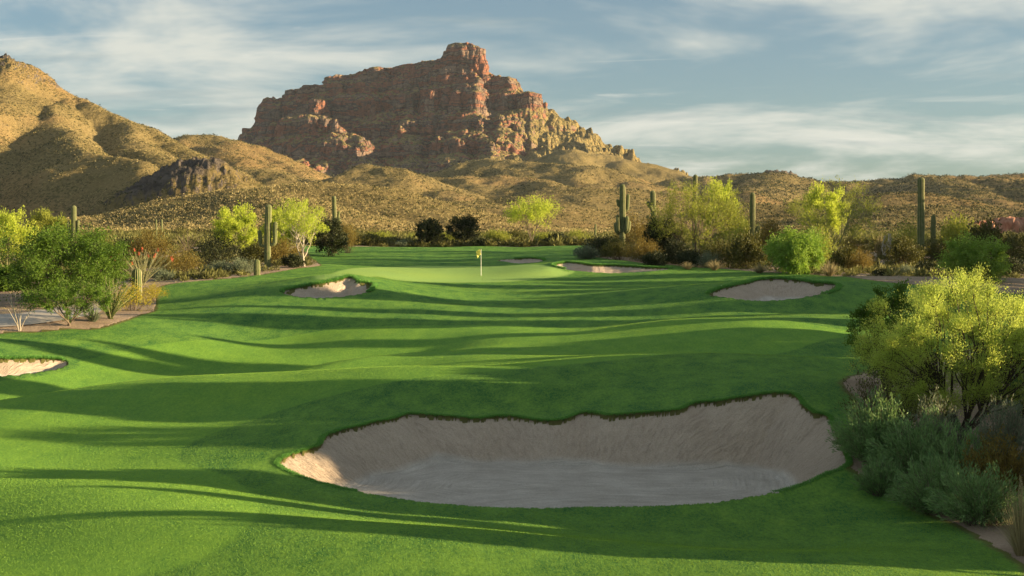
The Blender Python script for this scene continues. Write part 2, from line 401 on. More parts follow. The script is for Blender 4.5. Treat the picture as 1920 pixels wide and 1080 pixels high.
def mat_dirt():
    s = N('desert_soil')
    a = s.noise(.5, 6, .6); b = s.noise(14, 4, .7)
    c = s.ramp(s.math('ADD', s.math('MULTIPLY', a, .6), s.math('MULTIPLY', b, .4)), [(.3, (.20, .145, .105)), (.5, (.34, .26, .19)), (.72, (.48, .38, .28))])
    peb = s.n('ShaderNodeTexVoronoi', inp={'Vector': s.coord(), 'Scale': 11.}).outputs['Distance']
    c = s.mix(s.mr(peb, .12, .2, .6, 0.), c, (.12, .085, .065))
    return s.done(s.bsdf(c, .95, s.bump(s.noise(7, 8, .7), .9, .12), .1))
def mat_sand():
    s = N('bunker_sand')
    fl = s.attr('floor'); sd = s.attr('sd'); arc = s.attr('arc')
    v = s.n('ShaderNodeCombineXYZ', inp={0: arc, 1: s.math('MULTIPLY', sd, .45), 2: 0.}).outputs[0]
    streak = s.noise(9., 4, .6, v, .2)
    w = s.n('ShaderNodeVectorMath', operation='ADD', inp={0: s.coord((.10, .16, 0.)), 1: s.n('ShaderNodeCombineXYZ', inp={0: 0., 1: 0., 2: s.math('MULTIPLY', sd, 2.0)}).outputs[0]}).outputs[0]
    rings = s.noise(5., 5, .62, w, .5)
    blot = s.noise(1.2, 5, .6)
    g = s.noise(24, 6, .85)
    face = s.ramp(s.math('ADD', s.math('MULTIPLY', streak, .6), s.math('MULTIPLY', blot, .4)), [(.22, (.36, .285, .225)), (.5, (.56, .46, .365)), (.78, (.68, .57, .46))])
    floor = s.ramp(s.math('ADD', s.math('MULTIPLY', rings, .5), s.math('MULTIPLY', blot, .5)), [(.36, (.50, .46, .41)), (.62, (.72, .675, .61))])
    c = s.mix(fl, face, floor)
    c = s.mix(s.mr(g, .36, .6, .4, 0.), c, (.25, .19, .14))
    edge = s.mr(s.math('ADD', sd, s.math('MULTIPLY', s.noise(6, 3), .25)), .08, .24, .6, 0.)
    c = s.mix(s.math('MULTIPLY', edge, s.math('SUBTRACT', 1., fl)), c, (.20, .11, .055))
    h = s.mix(fl, s.mix(1., streak, streak), rings)
    n1 = s.bump(h, .9, .16, s.bump(s.noise(22, 5, .85), .9, .05))
    return s.done(s.bsdf(c, .95, n1, .08))
def mat_hill():
    s = N('scrub_hillside')
    geo = s.n('ShaderNodeNewGeometry'); nz = s.n('ShaderNodeSeparateXYZ', inp={0: geo.outputs['True Normal']}).outputs[2]
    a = s.noise(.012, 5, .6); b = s.noise(.45, 5, .7); rk = s.attr('rock')
    c = s.ramp(s.math('ADD', s.math('MULTIPLY', a, .55), s.math('MULTIPLY', b, .45)), [(.34, (.15, .12, .05)), (.5, (.25, .195, .085)), (.66, (.34, .265, .125))])
    red = s.mr(s.noise(.006, 3), .5, .62)
    c = s.mix(s.math('MULTIPLY', red, .3), c, (.36, .19, .085))
    vor = s.n('ShaderNodeTexVoronoi', inp={'Vector': s.coord(), 'Scale': .55, 'Randomness': 1.}).outputs['Distance']
    tuft = s.math('MULTIPLY', s.mr(vor, .25, .55, 1., 0.), s.mr(s.noise(.05, 3), .38, .56))
    c = s.mix(s.math('MULTIPLY', tuft, .7), c, (.085, .085, .03))
    rockc = s.ramp(s.noise(.25, 6, .7), [(.35, (.065, .058, .055)), (.65, (.19, .16, .135))])
    c = s.mix(s.math('MAXIMUM', s.mr(nz, .70, .58), rk), c, rockc)
    h = s.math('ADD', s.noise(.3, 8, .75), s.math('MULTIPLY', tuft, .25))
    return s.done(s.bsdf(c, 1., s.bump(h, 1., 2.2), .05))
def mat_mesa():
    s = N('red_rock')
    geo = s.n('ShaderNodeNewGeometry'); nz = s.n('ShaderNodeSeparateXYZ', inp={0: geo.outputs['True Normal']}).outputs[2]
    P = s.coord((.10, .10, 1.)); strat = s.noise(.075, 5, .65, P, .5); b = s.noise(.05, 7, .7)
    f = s.math('ADD', s.math('MULTIPLY', strat, .62), s.math('MULTIPLY', b, .38))
    c = s.ramp(f, [(.36, (.085, .075, .08)), (.42, (.25, .14, .11)), (.48, (.46, .21, .125)), (.52, (.13, .105, .10)), (.57, (.40, .30, .22)), (.62, (.24, .17, .14)), (.68, (.42, .17, .10))])
    var = s.mr(s.noise(.02, 5, .65, s.coord((1, 1, .25))), .5, .66)
    c = s.mix(s.math('MULTIPLY', var, .55), c, (.20, .18, .145))
    hz = s.n('ShaderNodeSeparateXYZ', inp={0: geo.outputs['Position']}).outputs[2]
    low = s.math('ADD', s.mr(hz, 225, 100, 0., .14), s.mr(s.n('ShaderNodeSeparateXYZ', inp={0: geo.outputs['Position']}).outputs[0], -50, 60, 0., .32))
    low = s.math('ADD', low, s.mr(s.n('ShaderNodeSeparateXYZ', inp={0: geo.outputs['Position']}).outputs[0], 70, 170, 0., .35))
    g = s.mr(s.math('ADD', s.math('ADD', nz, low), s.math('MULTIPLY', s.math('SUBTRACT', s.noise(.07, 5, .7), .5), .45)), .66, .80)
    veg = s.ramp(s.noise(.16, 5, .75), [(.35, (.10, .105, .045)), (.52, (.30, .235, .10)), (.7, (.42, .31, .13))])
    c = s.mix(g, s.mix(1., c, (.88, .82, .80), 'MULTIPLY'), veg)
    crack = s.math('ADD', s.noise(.11, 6, .7, s.coord((1., 1., .35)), .8), s.mr(s.n('ShaderNodeTexVoronoi', feature='DISTANCE_TO_EDGE', inp={'Vector': s.n('ShaderNodeVectorMath', operation='ADD', inp={0: s.coord((1., 1., .45)), 1: s.n('ShaderNodeVectorMath', operation='SCALE', inp={0: s.n('ShaderNodeTexNoise', inp={'Vector': s.coord(), 'Scale': .05, 'Detail': 4.}).outputs['Color'], 3: 22.}).outputs[0]}).outputs[0], 'Scale': .055}).outputs['Distance'], 0., .14, -.45, 0.))
    h = s.math('ADD', s.math('MULTIPLY', crack, 1.3), s.math('ADD', s.noise(.05, 8, .7), s.math('MULTIPLY', strat, .6)))
    return s.done(s.bsdf(c, 1., s.bump(h, 1., 7.), .05))
def mat_leaf(name, c1, c2, trans=.35, tc=None, rough=.6, k=.78):
    c1, c2, tc = (tuple(q * k for q in v) if v else None for v in (c1, c2, tc))
    s = N(name)
    v = s.attr('var')
    c = s.ramp(v, [(0., c1), (1., c2)])
    d = s.bsdf(c, rough, None, .2)
    t = s.n('ShaderNodeBsdfTranslucent', inp={0: s.mix(.5, c, tc or c2)}).outputs[0]
    return s.done(s.n('ShaderNodeMixShader', inp={0: trans, 1: d, 2: t}).outputs[0])
def mat_bark(name, c1, c2, sc=6):
    c1, c2 = (tuple(q * .75 for q in v) for v in (c1, c2))
    s = N(name)
    n = s.noise(sc, 5, .65, s.coord((1, 1, .3)))
    return s.done(s.bsdf(s.ramp(n, [(.35, c1), (.65, c2)]), .9, s.bump(n, .6, .03), .1))
def mat_cactus():
    s = N('saguaro_skin')
    r = s.attr('rib'); n = s.noise(3, 4)
    c = s.ramp(s.math('ADD', r, s.math('MULTIPLY', s.math('SUBTRACT', n, .5), .5)), [(.15, (.045, .075, .022)), (.6, (.11, .15, .05)), (.95, (.33, .29, .17))])
    return s.done(s.bsdf(c, .8, s.bump(s.noise(40, 2), .3, .02), .15))
def mat_plain(name, c, rough=.6, spec=.3, sc=30, var=.15):
    s = N(name)
    n = s.noise(sc, 3)
    cc = s.mix(n, tuple(x * (1 - var) for x in c), tuple(min(1, x * (1 + var)) for x in c))
    return s.done(s.bsdf(cc, rough, None, spec))
M = dict(grass=mat_grass(), dirt=mat_dirt(), sand=mat_sand(), hill=mat_hill(), mesa=mat_mesa(), cactus=mat_cactus())
M['palo'] = mat_leaf('palo_verde_foliage', (.30, .39, .045), (.68, .78, .11), .48, (.85, .95, .12), k=.8)
M['heropalo'] = mat_leaf('lime_foliage', (.22, .33, .05), (.66, .77, .17), .48, (.84, .93, .16), k=.92)
M['palodull'] = mat_leaf('palo_verde_dull_foliage', (.19, .24, .04), (.42, .45, .075), .38, (.58, .62, .09))
M['mesq'] = mat_leaf('mesquite_foliage', (.075, .15, .018), (.17, .29, .035), .35, (.25, .42, .04))
M['willow'] = mat_leaf('desert_willow_foliage', (.15, .29, .04), (.46, .62, .12), .4, (.42, .66, .06))
M['creo'] = mat_leaf('creosote_foliage', (.055, .070, .020), (.16, .16, .035), .25, (.25, .22, .04))
M['dark'] = mat_leaf('dark_shrub_foliage', (.025, .035, .014), (.075, .09, .03), .15, (.1, .12, .03))
M['rust'] = mat_leaf('rusty_shrub_foliage', (.13, .11, .030), (.31, .25, .055), .3, (.5, .3, .05))
M['sage'] = mat_leaf('sage_foliage', (.12, .16, .10), (.28, .33, .20), .25, (.3, .36, .2))
M['brit'] = mat_leaf('yellow_bloom_foliage', (.30, .27, .03), (.62, .52, .05), .35, (.7, .6, .06))
M['straw'] = mat_leaf('dry_grass_blades', (.28, .24, .11), (.55, .47, .26), .3, (.6, .5, .3))
M['gsage'] = mat_leaf('grey_green_foliage', (.07, .16, .055), (.27, .42, .15), .3, (.3, .42, .12), k=.95)  # own grey-green leaf colour of the near right-hand shrubs and edge mesquite
M['bark'] = mat_bark('grey_bark', (.13, .10, .075), (.30, .24, .18))
M['pbark'] = mat_bark('green_yellow_bark', (.20, .21, .09), (.42, .40, .22))
M['wbark'] = mat_bark('pale_bark', (.42, .37, .29), (.68, .62, .52))
M['dbark'] = mat_bark('dark_bark', (.05, .04, .03), (.13, .10, .075))
M['red'] = mat_plain('red_blossom', (.50, .12, .06), .8)
M['scrub'] = mat_leaf('hill_scrub_foliage', (.030, .040, .018), (.11, .115, .04), 0.1, None, .9)

# ------------------------------------------------------------------ build ground
def fan(cols, rows):
    D = rows[:, None] * np.ones_like(cols)[None]; X = (cols[None] - CX) / F * D
    return X, D
c_in = np.linspace(-40, 1960, 1180)
cols = np.concatenate([np.linspace(-1300, -40, 170)[:-1], c_in, np.linspace(1960, 3300, 180)[1:]])
rows = np.concatenate([1 / np.linspace(1 / 10., 1 / 100., 860)[:-1], 1 / np.linspace(1 / 100., 1 / 168., 170)[:-1]])
X, Y = fan(cols, rows)
# slide grid vertices along the depth direction onto the bunker outlines, so that the lips run clean
for b in BUN:
    lo, hi = b['bb']; ri = np.nonzero((rows > lo[1] - 2) & (rows < hi[1] + 2))[0]; r0, r1 = ri[0], ri[-1] + 1
    sub = (X[r0:r1] > lo[0] - 1) & (X[r0:r1] < hi[0] + 1); ci = np.nonzero(sub.any(0))[0]; c0, c1 = ci[0], ci[-1] + 1
    sx_, sy_ = X[r0:r1, c0:c1], Y[r0:r1, c0:c1]
    q = sdist(b['P'], sx_, sy_)[0]; fl = (q[:-1] > 0) != (q[1:] > 0); t = q[:-1] / np.where(fl, q[:-1] - q[1:], 1)
    yc = sy_[:-1] + t * (sy_[1:] - sy_[:-1]); xc = sx_[:-1] + t * (sx_[1:] - sx_[:-1])
    a = fl & (t < .5); bb_ = fl & (t >= .5)
    ia = np.nonzero(a); ib = np.nonzero(bb_)
    for (I, J), o_ in ((ia, 0), (ib, 1)):
        Y[r0 + I + o_, c0 + J] = yc[I, J]; X[r0 + I + o_, c0 + J] = xc[I, J]
Z = Zbase(X, Y)
gsd = sdist(GP[::2], X[::2, ::2], Y[::2, ::2])[0]
gsd = np.repeat(np.repeat(gsd, 2, 0), 2, 1)[:X.shape[0], :X.shape[1]]
near_edge = np.abs(gsd) < 1.2 + .02 * Y
gsd[near_edge] = sdist(GP, X[near_edge], Y[near_edge])[0]
green = np.full(X.shape, -9.); m = (Y > 80) & (Y < 135); green[m] = sdist(GREEN, X[m], Y[m])[0]
cut = np.full(X.shape, -9.); m = (Y < 90); cut[m] = sdist(FAIR[::2], X[m], Y[m])[0]
bsd = np.full(X.shape, -9.)
Zg = Z.copy()
for b in BUN:
    lo, hi = b['bb']
    m = (X > lo[0] - 1.2) & (X < hi[0] + 1.2) & (Y > lo[1] - 1.2) & (Y < hi[1] + 1.2)
    sd = sdist(b['P'], X[m], Y[m])[0]
    bsd[m] = np.maximum(bsd[m], sd)
    zz = Z[m]; s_ = sandz(b, X[m], Y[m], zz, sd)
    # turf rises a little towards the back lip, then drops below the sand
    Zg[m] = np.where(sd > 0, np.minimum(s_ - np.minimum(.12, .22 * sd), zz), zz + .015 * np.exp(-np.maximum(-sd, 0) / .25) * (zz > b['floor'] + .55))
V = np.stack([X, Y, Zg], -1).reshape(-1, 3)
f = grid_faces(*X.shape)
keep = (gsd.ravel()[f] > -.02).any(1)
att = dict(cut=np.where(bsd > -.5, -.3, cut), green=green, sd=np.minimum(gsd, np.where(bsd > -3, -bsd * 8, 9)))
Vc, fc, ac = compact(V, f[keep], att)
setp(mesh_np('golf_grass', Vc, fc, M['grass'], True, ac), kind='structure', label='mown turf of the fairway, rough and putting green')
# soil sheet below and beside the turf
cols2, rows2 = cols[::2], np.concatenate([rows[::2], 1 / np.linspace(1 / 168., 1 / 300., 80)])
X2, Y2 = fan(cols2, rows2); Z2 = Zbase(X2, Y2)
n0 = len(rows[::2]); Z2[:n0] = np.where(gsd[::2, ::2] > 0, np.minimum(Z2[:n0], Zg[::2, ::2]) - .06 - .1 * np.clip(gsd[::2, ::2], 0, 2), Z2[:n0] + .02 * 0)
Z2[n0:] += .05 * fbm(X2[n0:] / 3, Y2[n0:] / 3)
setp(mesh_np('ground', np.stack([X2, Y2, Z2], -1).reshape(-1, 3), grid_faces(*X2.shape), M['dirt'], True), kind='structure', label='sandy desert soil around the turf')
# sand
for b in BUN:
    lo, hi = b['bb']; h = .045 if b['nm'] == 'front' else (.10 if b['nm'] == 'far left' else .14)
    xs = np.arange(lo[0] - h, hi[0] + 2 * h, h); ys = np.arange(lo[1] - h, hi[1] + 2 * h, h)
    gx, gy = np.meshgrid(xs, ys)
    sd, arc, nx, ny = sdist(b['P'], gx, gy)
    sn = np.abs(sd) < .72 * h; x = np.where(sn, nx, gx); y = np.where(sn, ny, gy); sdn = np.where(sn, 0, sd)
    zb = Zbase(x, y); z = sandz(b, x, y, zb, sdn)
    c_ = (lo + hi) / 2; e_ = (hi - lo) / 2; arc = np.arctan2((x - c_[0]) / e_[0], (y - c_[1] + .35 * e_[1]) / e_[1]) * e_.mean() * 1.1
    d = np.maximum(sdn, 0)
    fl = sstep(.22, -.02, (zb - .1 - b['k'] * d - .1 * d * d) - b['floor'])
    ff = grid_faces(*x.shape); ok = (sdn.ravel()[ff] >= 0).all(1) & (sd.ravel()[ff].mean(1) > 0)
    lump = .012 * fbm(x * 3, y * 3, 3) * (1 - fl) + .03 * perlin(arc * 1.3, sdn * .5) * (1 - fl) * sstep(0, .5, d)
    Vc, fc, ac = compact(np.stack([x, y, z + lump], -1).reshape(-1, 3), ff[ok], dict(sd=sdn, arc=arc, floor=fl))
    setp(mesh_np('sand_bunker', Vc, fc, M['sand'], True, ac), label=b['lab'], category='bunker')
# cart path
pc = np.array([ground_pt(*p) for p in [(-420,622),(-150,612),(0,603),(70,597),(120,590),(152,578),(165,563),(150,548),(110,538)]])
pl = []
for i in range(len(pc) - 1):
    for t in np.linspace(0, 1, 16)[:-1]: pl.append(pc[i] * (1 - t) + pc[i+1] * t)
pl = np.array(pl); k = np.ones(15) / 15
pl = np.stack([np.convolve(np.pad(pl[:, i], 7, 'edge'), k, 'valid') for i in (0, 1)], 1)
tg = np.gradient(pl, axis=0); tg /= np.linalg.norm(tg, axis=1)[:, None]; nn = np.stack([-tg[:, 1], tg[:, 0]], 1)
W = np.linspace(-1.5, 1.5, 13); px_ = pl[:, None, :] + nn[:, None, :] * W[None, :, None]
pz = Zbase(px_[..., 0], px_[..., 1]) + .05
M['path'] = mat_plain('worn_concrete', (.40, .37, .33), .9, .1, 4, .18)
setp(mesh_np('path', np.dstack([px_, pz]).reshape(-1, 3), grid_faces(len(pl), 13), M['path'], True), kind='structure', label='grey cart path behind the left trees')

# ------------------------------------------------------------------ hills and mountain
hc = np.concatenate([np.linspace(-1400, -60, 160)[:-1], np.linspace(-60, 1980, 1050), np.linspace(1980, 3400, 160)[1:]])
hr = np.concatenate([np.geomspace(250, 520, 200)[:-1], np.geomspace(520, 1000, 250)[:-1], np.geomspace(1000, 1750, 130)[:-1], np.geomspace(1750, 3400, 30)])
HX, HY = fan(hc, hr); HZ = Zhills(HX, HY)
far = sstep(1800, 2600, HY); HZ = HZ * (1 - far) + (14 + 6 * fbm(HX / 700, HY / 700)) * far
HZ[0] -= .6; HZ[1] -= .3
rock = np.exp(-(((HX - at(340,330,460)[0]) / 20) ** 2 + ((HY - 454) / 17) ** 2))
rock = sstep(.32, .5, rock + .18 * fbm(HX / 7, HY / 7, 3)) + .0
rockr = sstep(.45, .6, np.exp(-(((HX - at(1462,330,1275)[0]) / 22) ** 2 + ((HY - 1272) / 20) ** 2))) 
HZ += rockr * (.5 + 2.2 * np.abs(ridged(HX / 9, HY / 9, 3)))
setp(mesh_np('hills', np.stack([HX, HY, HZ], -1).reshape(-1, 3), grid_faces(*HX.shape), M['hill'], False, dict(rock=np.clip(rock + .9 * rockr, 0, 1))), kind='structure', label='dry golden foothills dotted with scrub')

mc = np.linspace(330, 1420, 900); mr_ = np.concatenate([np.linspace(1720, 2440, 600)[:-1], np.linspace(2440, 2800, 40)])
MX, MY = fan(mc, mr_); MZ = Zmesa(MX, MY)
gz = np.gradient(MZ, axis=0) / (np.gradient(MY, axis=0) + 1e-6); gxx = np.gradient(MZ, axis=1) / (np.gradient(MX, axis=1) + 1e-6)
nl = np.sqrt(gz ** 2 + gxx ** 2 + 1); steep = np.clip((nl - 1.15) / .8, 0, 1) * (1 - .88 * sstep(-5, 45, MX) * sstep(228, 190, MZ)) * sstep(2470, 2400, MY)
d3 = 5.0 * vnoise3(MX / 26, MY / 26, MZ / 17) + 7.0 * (.5 - np.abs(vnoise3(MX / 21, MY / 21, MZ / 40))) + 5.0 * (.5 - np.abs(vnoise3(MX / 9, MY / 9, MZ / 12))) + 2.0 * vnoise3(MX / 4, MY / 4, MZ / 5)
MX = MX - steep * d3 * gxx / nl; MY = MY - steep * d3 * gz / nl; MZ = MZ + .25 * steep * d3
setp(mesh_np('mountain', np.stack([MX, MY, MZ], -1).reshape(-1, 3), grid_faces(*MX.shape), M['mesa'], False), kind='structure', label='red rock butte with a square summit block')

# ------------------------------------------------------------------ plants
def norm(v): return v / (np.linalg.norm(v, axis=-1, keepdims=True) + 1e-9)
class Geo:
    def __init__(s): s.V = []; s.F = {3: [], 4: []}; s.A = []; s.n = 0
    def add(s, V, Fs, a=0.):
        V = np.asarray(V, float).reshape(-1, 3)
        s.V.append(V); s.F[Fs.shape[1]].append(Fs + s.n); s.A.append(np.broadcast_to(a, (len(V),)).astype(float)); s.n += len(V)
    def tube(s, P, R, sides=6, a=0., cap=True):
        P = np.asarray(P, float); R = np.asarray(R, float)
        t = norm(np.gradient(P, axis=0)); ref = np.array([.31, .95, .05]) if abs(t[0][2]) > .5 else np.array([0, 0, 1.])
        u = norm(np.cross(t, ref)); v = np.cross(t, u)
        th = np.arange(sides) * 2 * math.pi / sides
        V = P[:, None] + (u[:, None] * np.cos(th)[None, :, None] + v[:, None] * np.sin(th)[None, :, None]) * R[:, None, None]
        n = len(P); i = np.arange(n * sides).reshape(n, sides); j = np.roll(i, -1, 1)
        s.add(V, np.stack([i[:-1], j[:-1], j[1:], i[1:]], -1).reshape(-1, 4), a)
    def leaves(s, p, d, L, W, rng, var):
        side = norm(np.cross(d, rng.normal(size=p.shape)))
        n = len(p); L = L * (.6 + .8 * rng.rand(n))[:, None]; W = W * (.6 + .8 * rng.rand(n))[:, None]
        V = np.stack([p, p + d * L * .45 + side * W, p + d * L, p + d * L * .45 - side * W], 1).reshape(-1, 3)
        s.add(V, np.arange(4 * n).reshape(n, 4), np.repeat(var, 4))
    def build(s, name, mat, parent=None, smooth=False, attr='var'):
        if not s.V: return None
        V = np.concatenate(s.V); A = np.concatenate(s.A)
        return mesh_np(name, V, [np.concatenate(s.F[k]) for k in (3, 4) if s.F[k]], mat, smooth, {attr: A}, parent)

def curve(a, b, n, rng, bend=.15, lift=.0):
    a = np.asarray(a, float); b = np.asarray(b, float); L = np.linalg.norm(b - a)
    t = np.linspace(0, 1, n)[:, None]; w = rng.normal(size=3) * bend * L
    P = a + (b - a) * t + w * (t * (1 - t)) * 2; P[:, 2] += lift * L * (t[:, 0] * (1 - t[:, 0])) * 2
    return P + rng.normal(size=P.shape) * .012 * L * (t * (1 - t)) * 4

def tree(root, rng, H, W, lo=.3, ncl=26, nleaf=120, leaf=(.12, .03), crad=.16, limbs=4, trunk=.0, tr=.09, mats=('palo', 'pbark'),
         bias=(.6, .5, .7), droop=0., twigs=8, hollow=.35, flat=1., lean=(0, 0), spray=True, sub=0, tcol=None):
    """W full crown width, H height; lo = underside of the crown as a share of H"""
    cz = H * (lo + 1) / 2; rz = H * (1 - lo) / 2; R = W / 2
    C = []
    while len(C) < ncl:
        q = rng.uniform(-1, 1, 3); r = np.linalg.norm(q)
        if r > 1 or r < hollow: continue
        if rng.rand() > .45 + .55 * r: continue
        C.append([q[0] * R * (.97 - crad * .7) + lean[0], q[1] * R * flat * .9 + lean[1], cz + q[2] * rz * (.98 - crad * .6)])
    C = np.array(C); crown = Geo(); wood = Geo()
    az0 = rng.rand() * 6.28; base = np.zeros(3); fork = np.array([lean[0] * .2, 0, trunk * H])
    if trunk > 0: wood.tube(curve([0, 0, -.15], fork, 5, rng, .06), np.linspace(tr * 1.25, tr, 5), 8)
    az = np.arctan2(C[:, 1], C[:, 0]); li = ((az - az0) % 6.28 / 6.28 * limbs).astype(int) % limbs
    for k in range(limbs):
        sel = C[li == k]
        if not len(sel): continue
        e = sel.mean(0); end = fork + (e - fork) * .85
        st = fork if trunk > 0 else np.array([math.cos(az0 + k * 6.28 / limbs), math.sin(az0 + k * 6.28 / limbs), 0]) * tr * 1.0 + [0, 0, -.1]
        Pl = curve(st, end, 9, rng, .12, -.05); r0 = tr * (.62 if trunk > 0 else .75)
        wood.tube(Pl, np.linspace(r0, r0 * .35, 9), 6)
        for c in sel:
            i = rng.randint(3, 8); B = curve(Pl[i], c, 6, rng, .14, .08)
            wood.tube(B, np.linspace(r0 * .42, r0 * .10, 6), 4)
    rad = crad * min(W, H * 1.2)
    for c in C:
        r = rad * rng.uniform(.65, 1.25); cv = rng.uniform(0, .55)
        out = norm((c - np.array([lean[0], lean[1], cz * .75]))[None])[0]
        n_t = twigs
        if n_t:
            tp = c + norm(rng.normal(size=(n_t, 3)) + out * .8 + np.array([0, 0, bias[1] - droop])) * r * rng.uniform(.7, 1.35, (n_t, 1))
            for q in tp:
                wood.tube(np.array([c, (c + q) / 2 + rng.normal(size=3) * r * .08, q]), np.array([1, .7, .3]) * tr * .075, 3)
            per = nleaf // n_t; idx = np.repeat(np.arange(n_t), per); t = rng.rand(len(idx)) ** .7
            p = c + (tp[idx] - c) * t[:, None] * 1.1 + rng.normal(size=(len(idx), 3)) * r * .16
            dirb = norm(tp[idx] - c)
        else:
            p = c + norm(rng.normal(size=(nleaf, 3))) * r * rng.rand(nleaf, 1) ** .45; dirb = norm(p - c)
        d = norm(dirb * bias[0] + np.array([0, 0, bias[1] - droop]) + rng.normal(size=p.shape) * bias[2] * .6)
        if droop: p[:, 2] -= droop * r * .3 * rng.rand(len(p))
        crown.leaves(p, d, leaf[0], leaf[1], rng, np.clip(cv + .45 * rng.rand(len(p)), 0, 1))
    wood.build('trunk', M[mats[1]], root, True)
    crown.build('crown', M[mats[0]], root)

def shrub(root, rng, H, W, stems=26, nleaf=1800, leaf=(.07, .02), mats=('creo', 'dbark'), up=.5, spread=1., droop=0., stemr=.012, tip=.35, name='foliage', jit=.55, sc=.055, hv=(.72, 1.03)):
    """stems fanning up from the ground with leaves along their outer part"""
    wood = Geo(); fo = Geo(); per = nleaf // stems
    for k in range(stems):
        a = rng.rand() * 6.28; q = rng.rand() ** .6
        e = np.array([math.cos(a) * q * W / 2 * spread, math.sin(a) * q * W / 2 * spread, H * (.98 - .55 * q ** 2.2) * rng.uniform(*hv)])
        b = np.array([math.cos(a), math.sin(a), 0]) * q * W * .12
        P = curve(b, e, 6, rng, .07, .10 - droop * .1); 
        if droop: P[3:, 2] -= droop * H * np.array([.02, .08, .18])
        wood.tube(P, np.linspace(stemr, stemr * .3, 6), 4)
        t = tip + (1 - tip) * rng.rand(per) ** .8; i = np.minimum((t * 5).astype(int), 4); fr = t * 5 - i
        p = P[i] * (1 - fr)[:, None] + P[i+1] * fr[:, None] + rng.normal(size=(per, 3)) * W * sc
        dr = norm(P[i+1] - P[i]); d = norm(dr * up + rng.normal(size=p.shape) * jit + np.array([0, 0, .25 - droop * .6]))
        p[:, 2] = np.maximum(p[:, 2], .03)
        fo.leaves(p, d, leaf[0], leaf[1], rng, np.clip(rng.uniform(0, .5) + .5 * rng.rand(per), 0, 1))
    wood.build('stems', M[mats[1]], root)
    fo.build(name, M[mats[0]], root)

def blades(root, rng, H, W, n=160, w=.02, mat='straw', curl=.35, name='blades', stiff=.8):
    g = Geo()
    for k in range(n):
        a = rng.rand() * 6.28; q = rng.rand() ** .7; h = H * rng.uniform(.6, 1)
        o = np.array([math.cos(a), math.sin(a), 0]); s = np.array([-o[1], o[0], 0])
        t = np.linspace(0, 1, 5)[:, None]
        P = o * .06 * W * q + o * (W / 2 * q) * t ** (1 + curl) + np.array([0, 0, 1]) * h * (1 - .5 * q * q * stiff) * (t - curl * .35 * q * t * t)
        ww = w * np.array([1, 1, .8, .5, .08])[:, None] * .5
        V = np.concatenate([P - s * ww, P + s * ww]); i = np.arange(4)
        g.add(V, np.stack([i, i + 1, i + 6, i + 5], -1), rng.rand())
    g.build(name, M[mat], root)

def cactus_col(P, R, ribs, name, parent, hollow=1.0):
    """ribbed column along a curve with a domed tip"""
    P = np.asarray(P, float); R = np.asarray(R, float); sides = ribs * 4
    t = norm(np.gradient(P, axis=0)); u = norm(np.cross(t, np.array([0.13, 1., .02]))); v = np.cross(t, u)
    th = np.arange(sides) * 2 * math.pi / sides; rb = .5 + .5 * np.cos(th * ribs)
    V = P[:, None] + (u[:, None] * np.cos(th)[None, :, None] + v[:, None] * np.sin(th)[None, :, None]) * (R[:, None] * (.84 + .2 * rb)[None])[:, :, None]
    n = len(P); i = np.arange(n * sides).reshape(n, sides); j = np.roll(i, -1, 1)
    return mesh_np(name, V.reshape(-1, 3), np.stack([i[:-1], j[:-1], j[1:], i[1:]], -1).reshape(-1, 4), M['cactus'], True,
                   dict(rib=np.tile(rb, n)), parent)
def dome(L0, L1, r):
    a = np.linspace(0, math.pi / 2, 6)[1:]
    return np.sin(a) * r, np.cos(a)
def saguaro(root, rng, H, R, arms=(), ribs=13):
    """arms: (height at joint, reach sideways, upright length, azimuth degrees, radius share)"""
    zt = np.linspace(-.2, H - R, 16); prof = R * (.86 + .16 * np.sin(np.linspace(.2, 2.6, 16))) * (1 + .03 * rng.normal(size=16))
    a = np.linspace(0, math.pi / 2, 7)[1:]
    z = np.concatenate([zt, H - R + np.sin(a) * R]); r = np.concatenate([prof, prof[-1] * np.maximum(np.cos(a), .03)])
    bend = rng.normal(size=2) * .02 * H
    P = np.stack([bend[0] * (z / H) ** 2, bend[1] * (z / H) ** 2, z], 1)
    cactus_col(P, r, ribs, 'trunk', root)
    for (h, reach, up, az, rr) in arms:
        ra = R * rr; a = math.radians(az); o = np.array([math.cos(a), math.sin(a), 0]); c = ra * 1.6
        k = np.linspace(0, math.pi / 2, 6)
        pts = [o * R * .4 + [0, 0, h]] + [o * max(reach - c, R * .7) + o * c * math.sin(q) + np.array([0, 0, h + c * (1 - math.cos(q))]) for q in k]
        top = pts[-1]; ul = max(up - c, .05)
        for q in np.linspace(0, 1, 6)[1:]: pts.append(top + np.array([0, 0, ul * q]) + o * .05 * q)
        e = pts[-1]; rad = [ra * .75] * 2 + list(np.linspace(.8, 1, 5) * ra) + [ra] * 5
        for q in np.linspace(0, math.pi / 2, 5)[1:]: pts.append(e + np.array([0, 0, math.sin(q) * ra])); rad.append(ra * max(math.cos(q), .04))
        cactus_col(pts, rad, 9, 'arm', root)

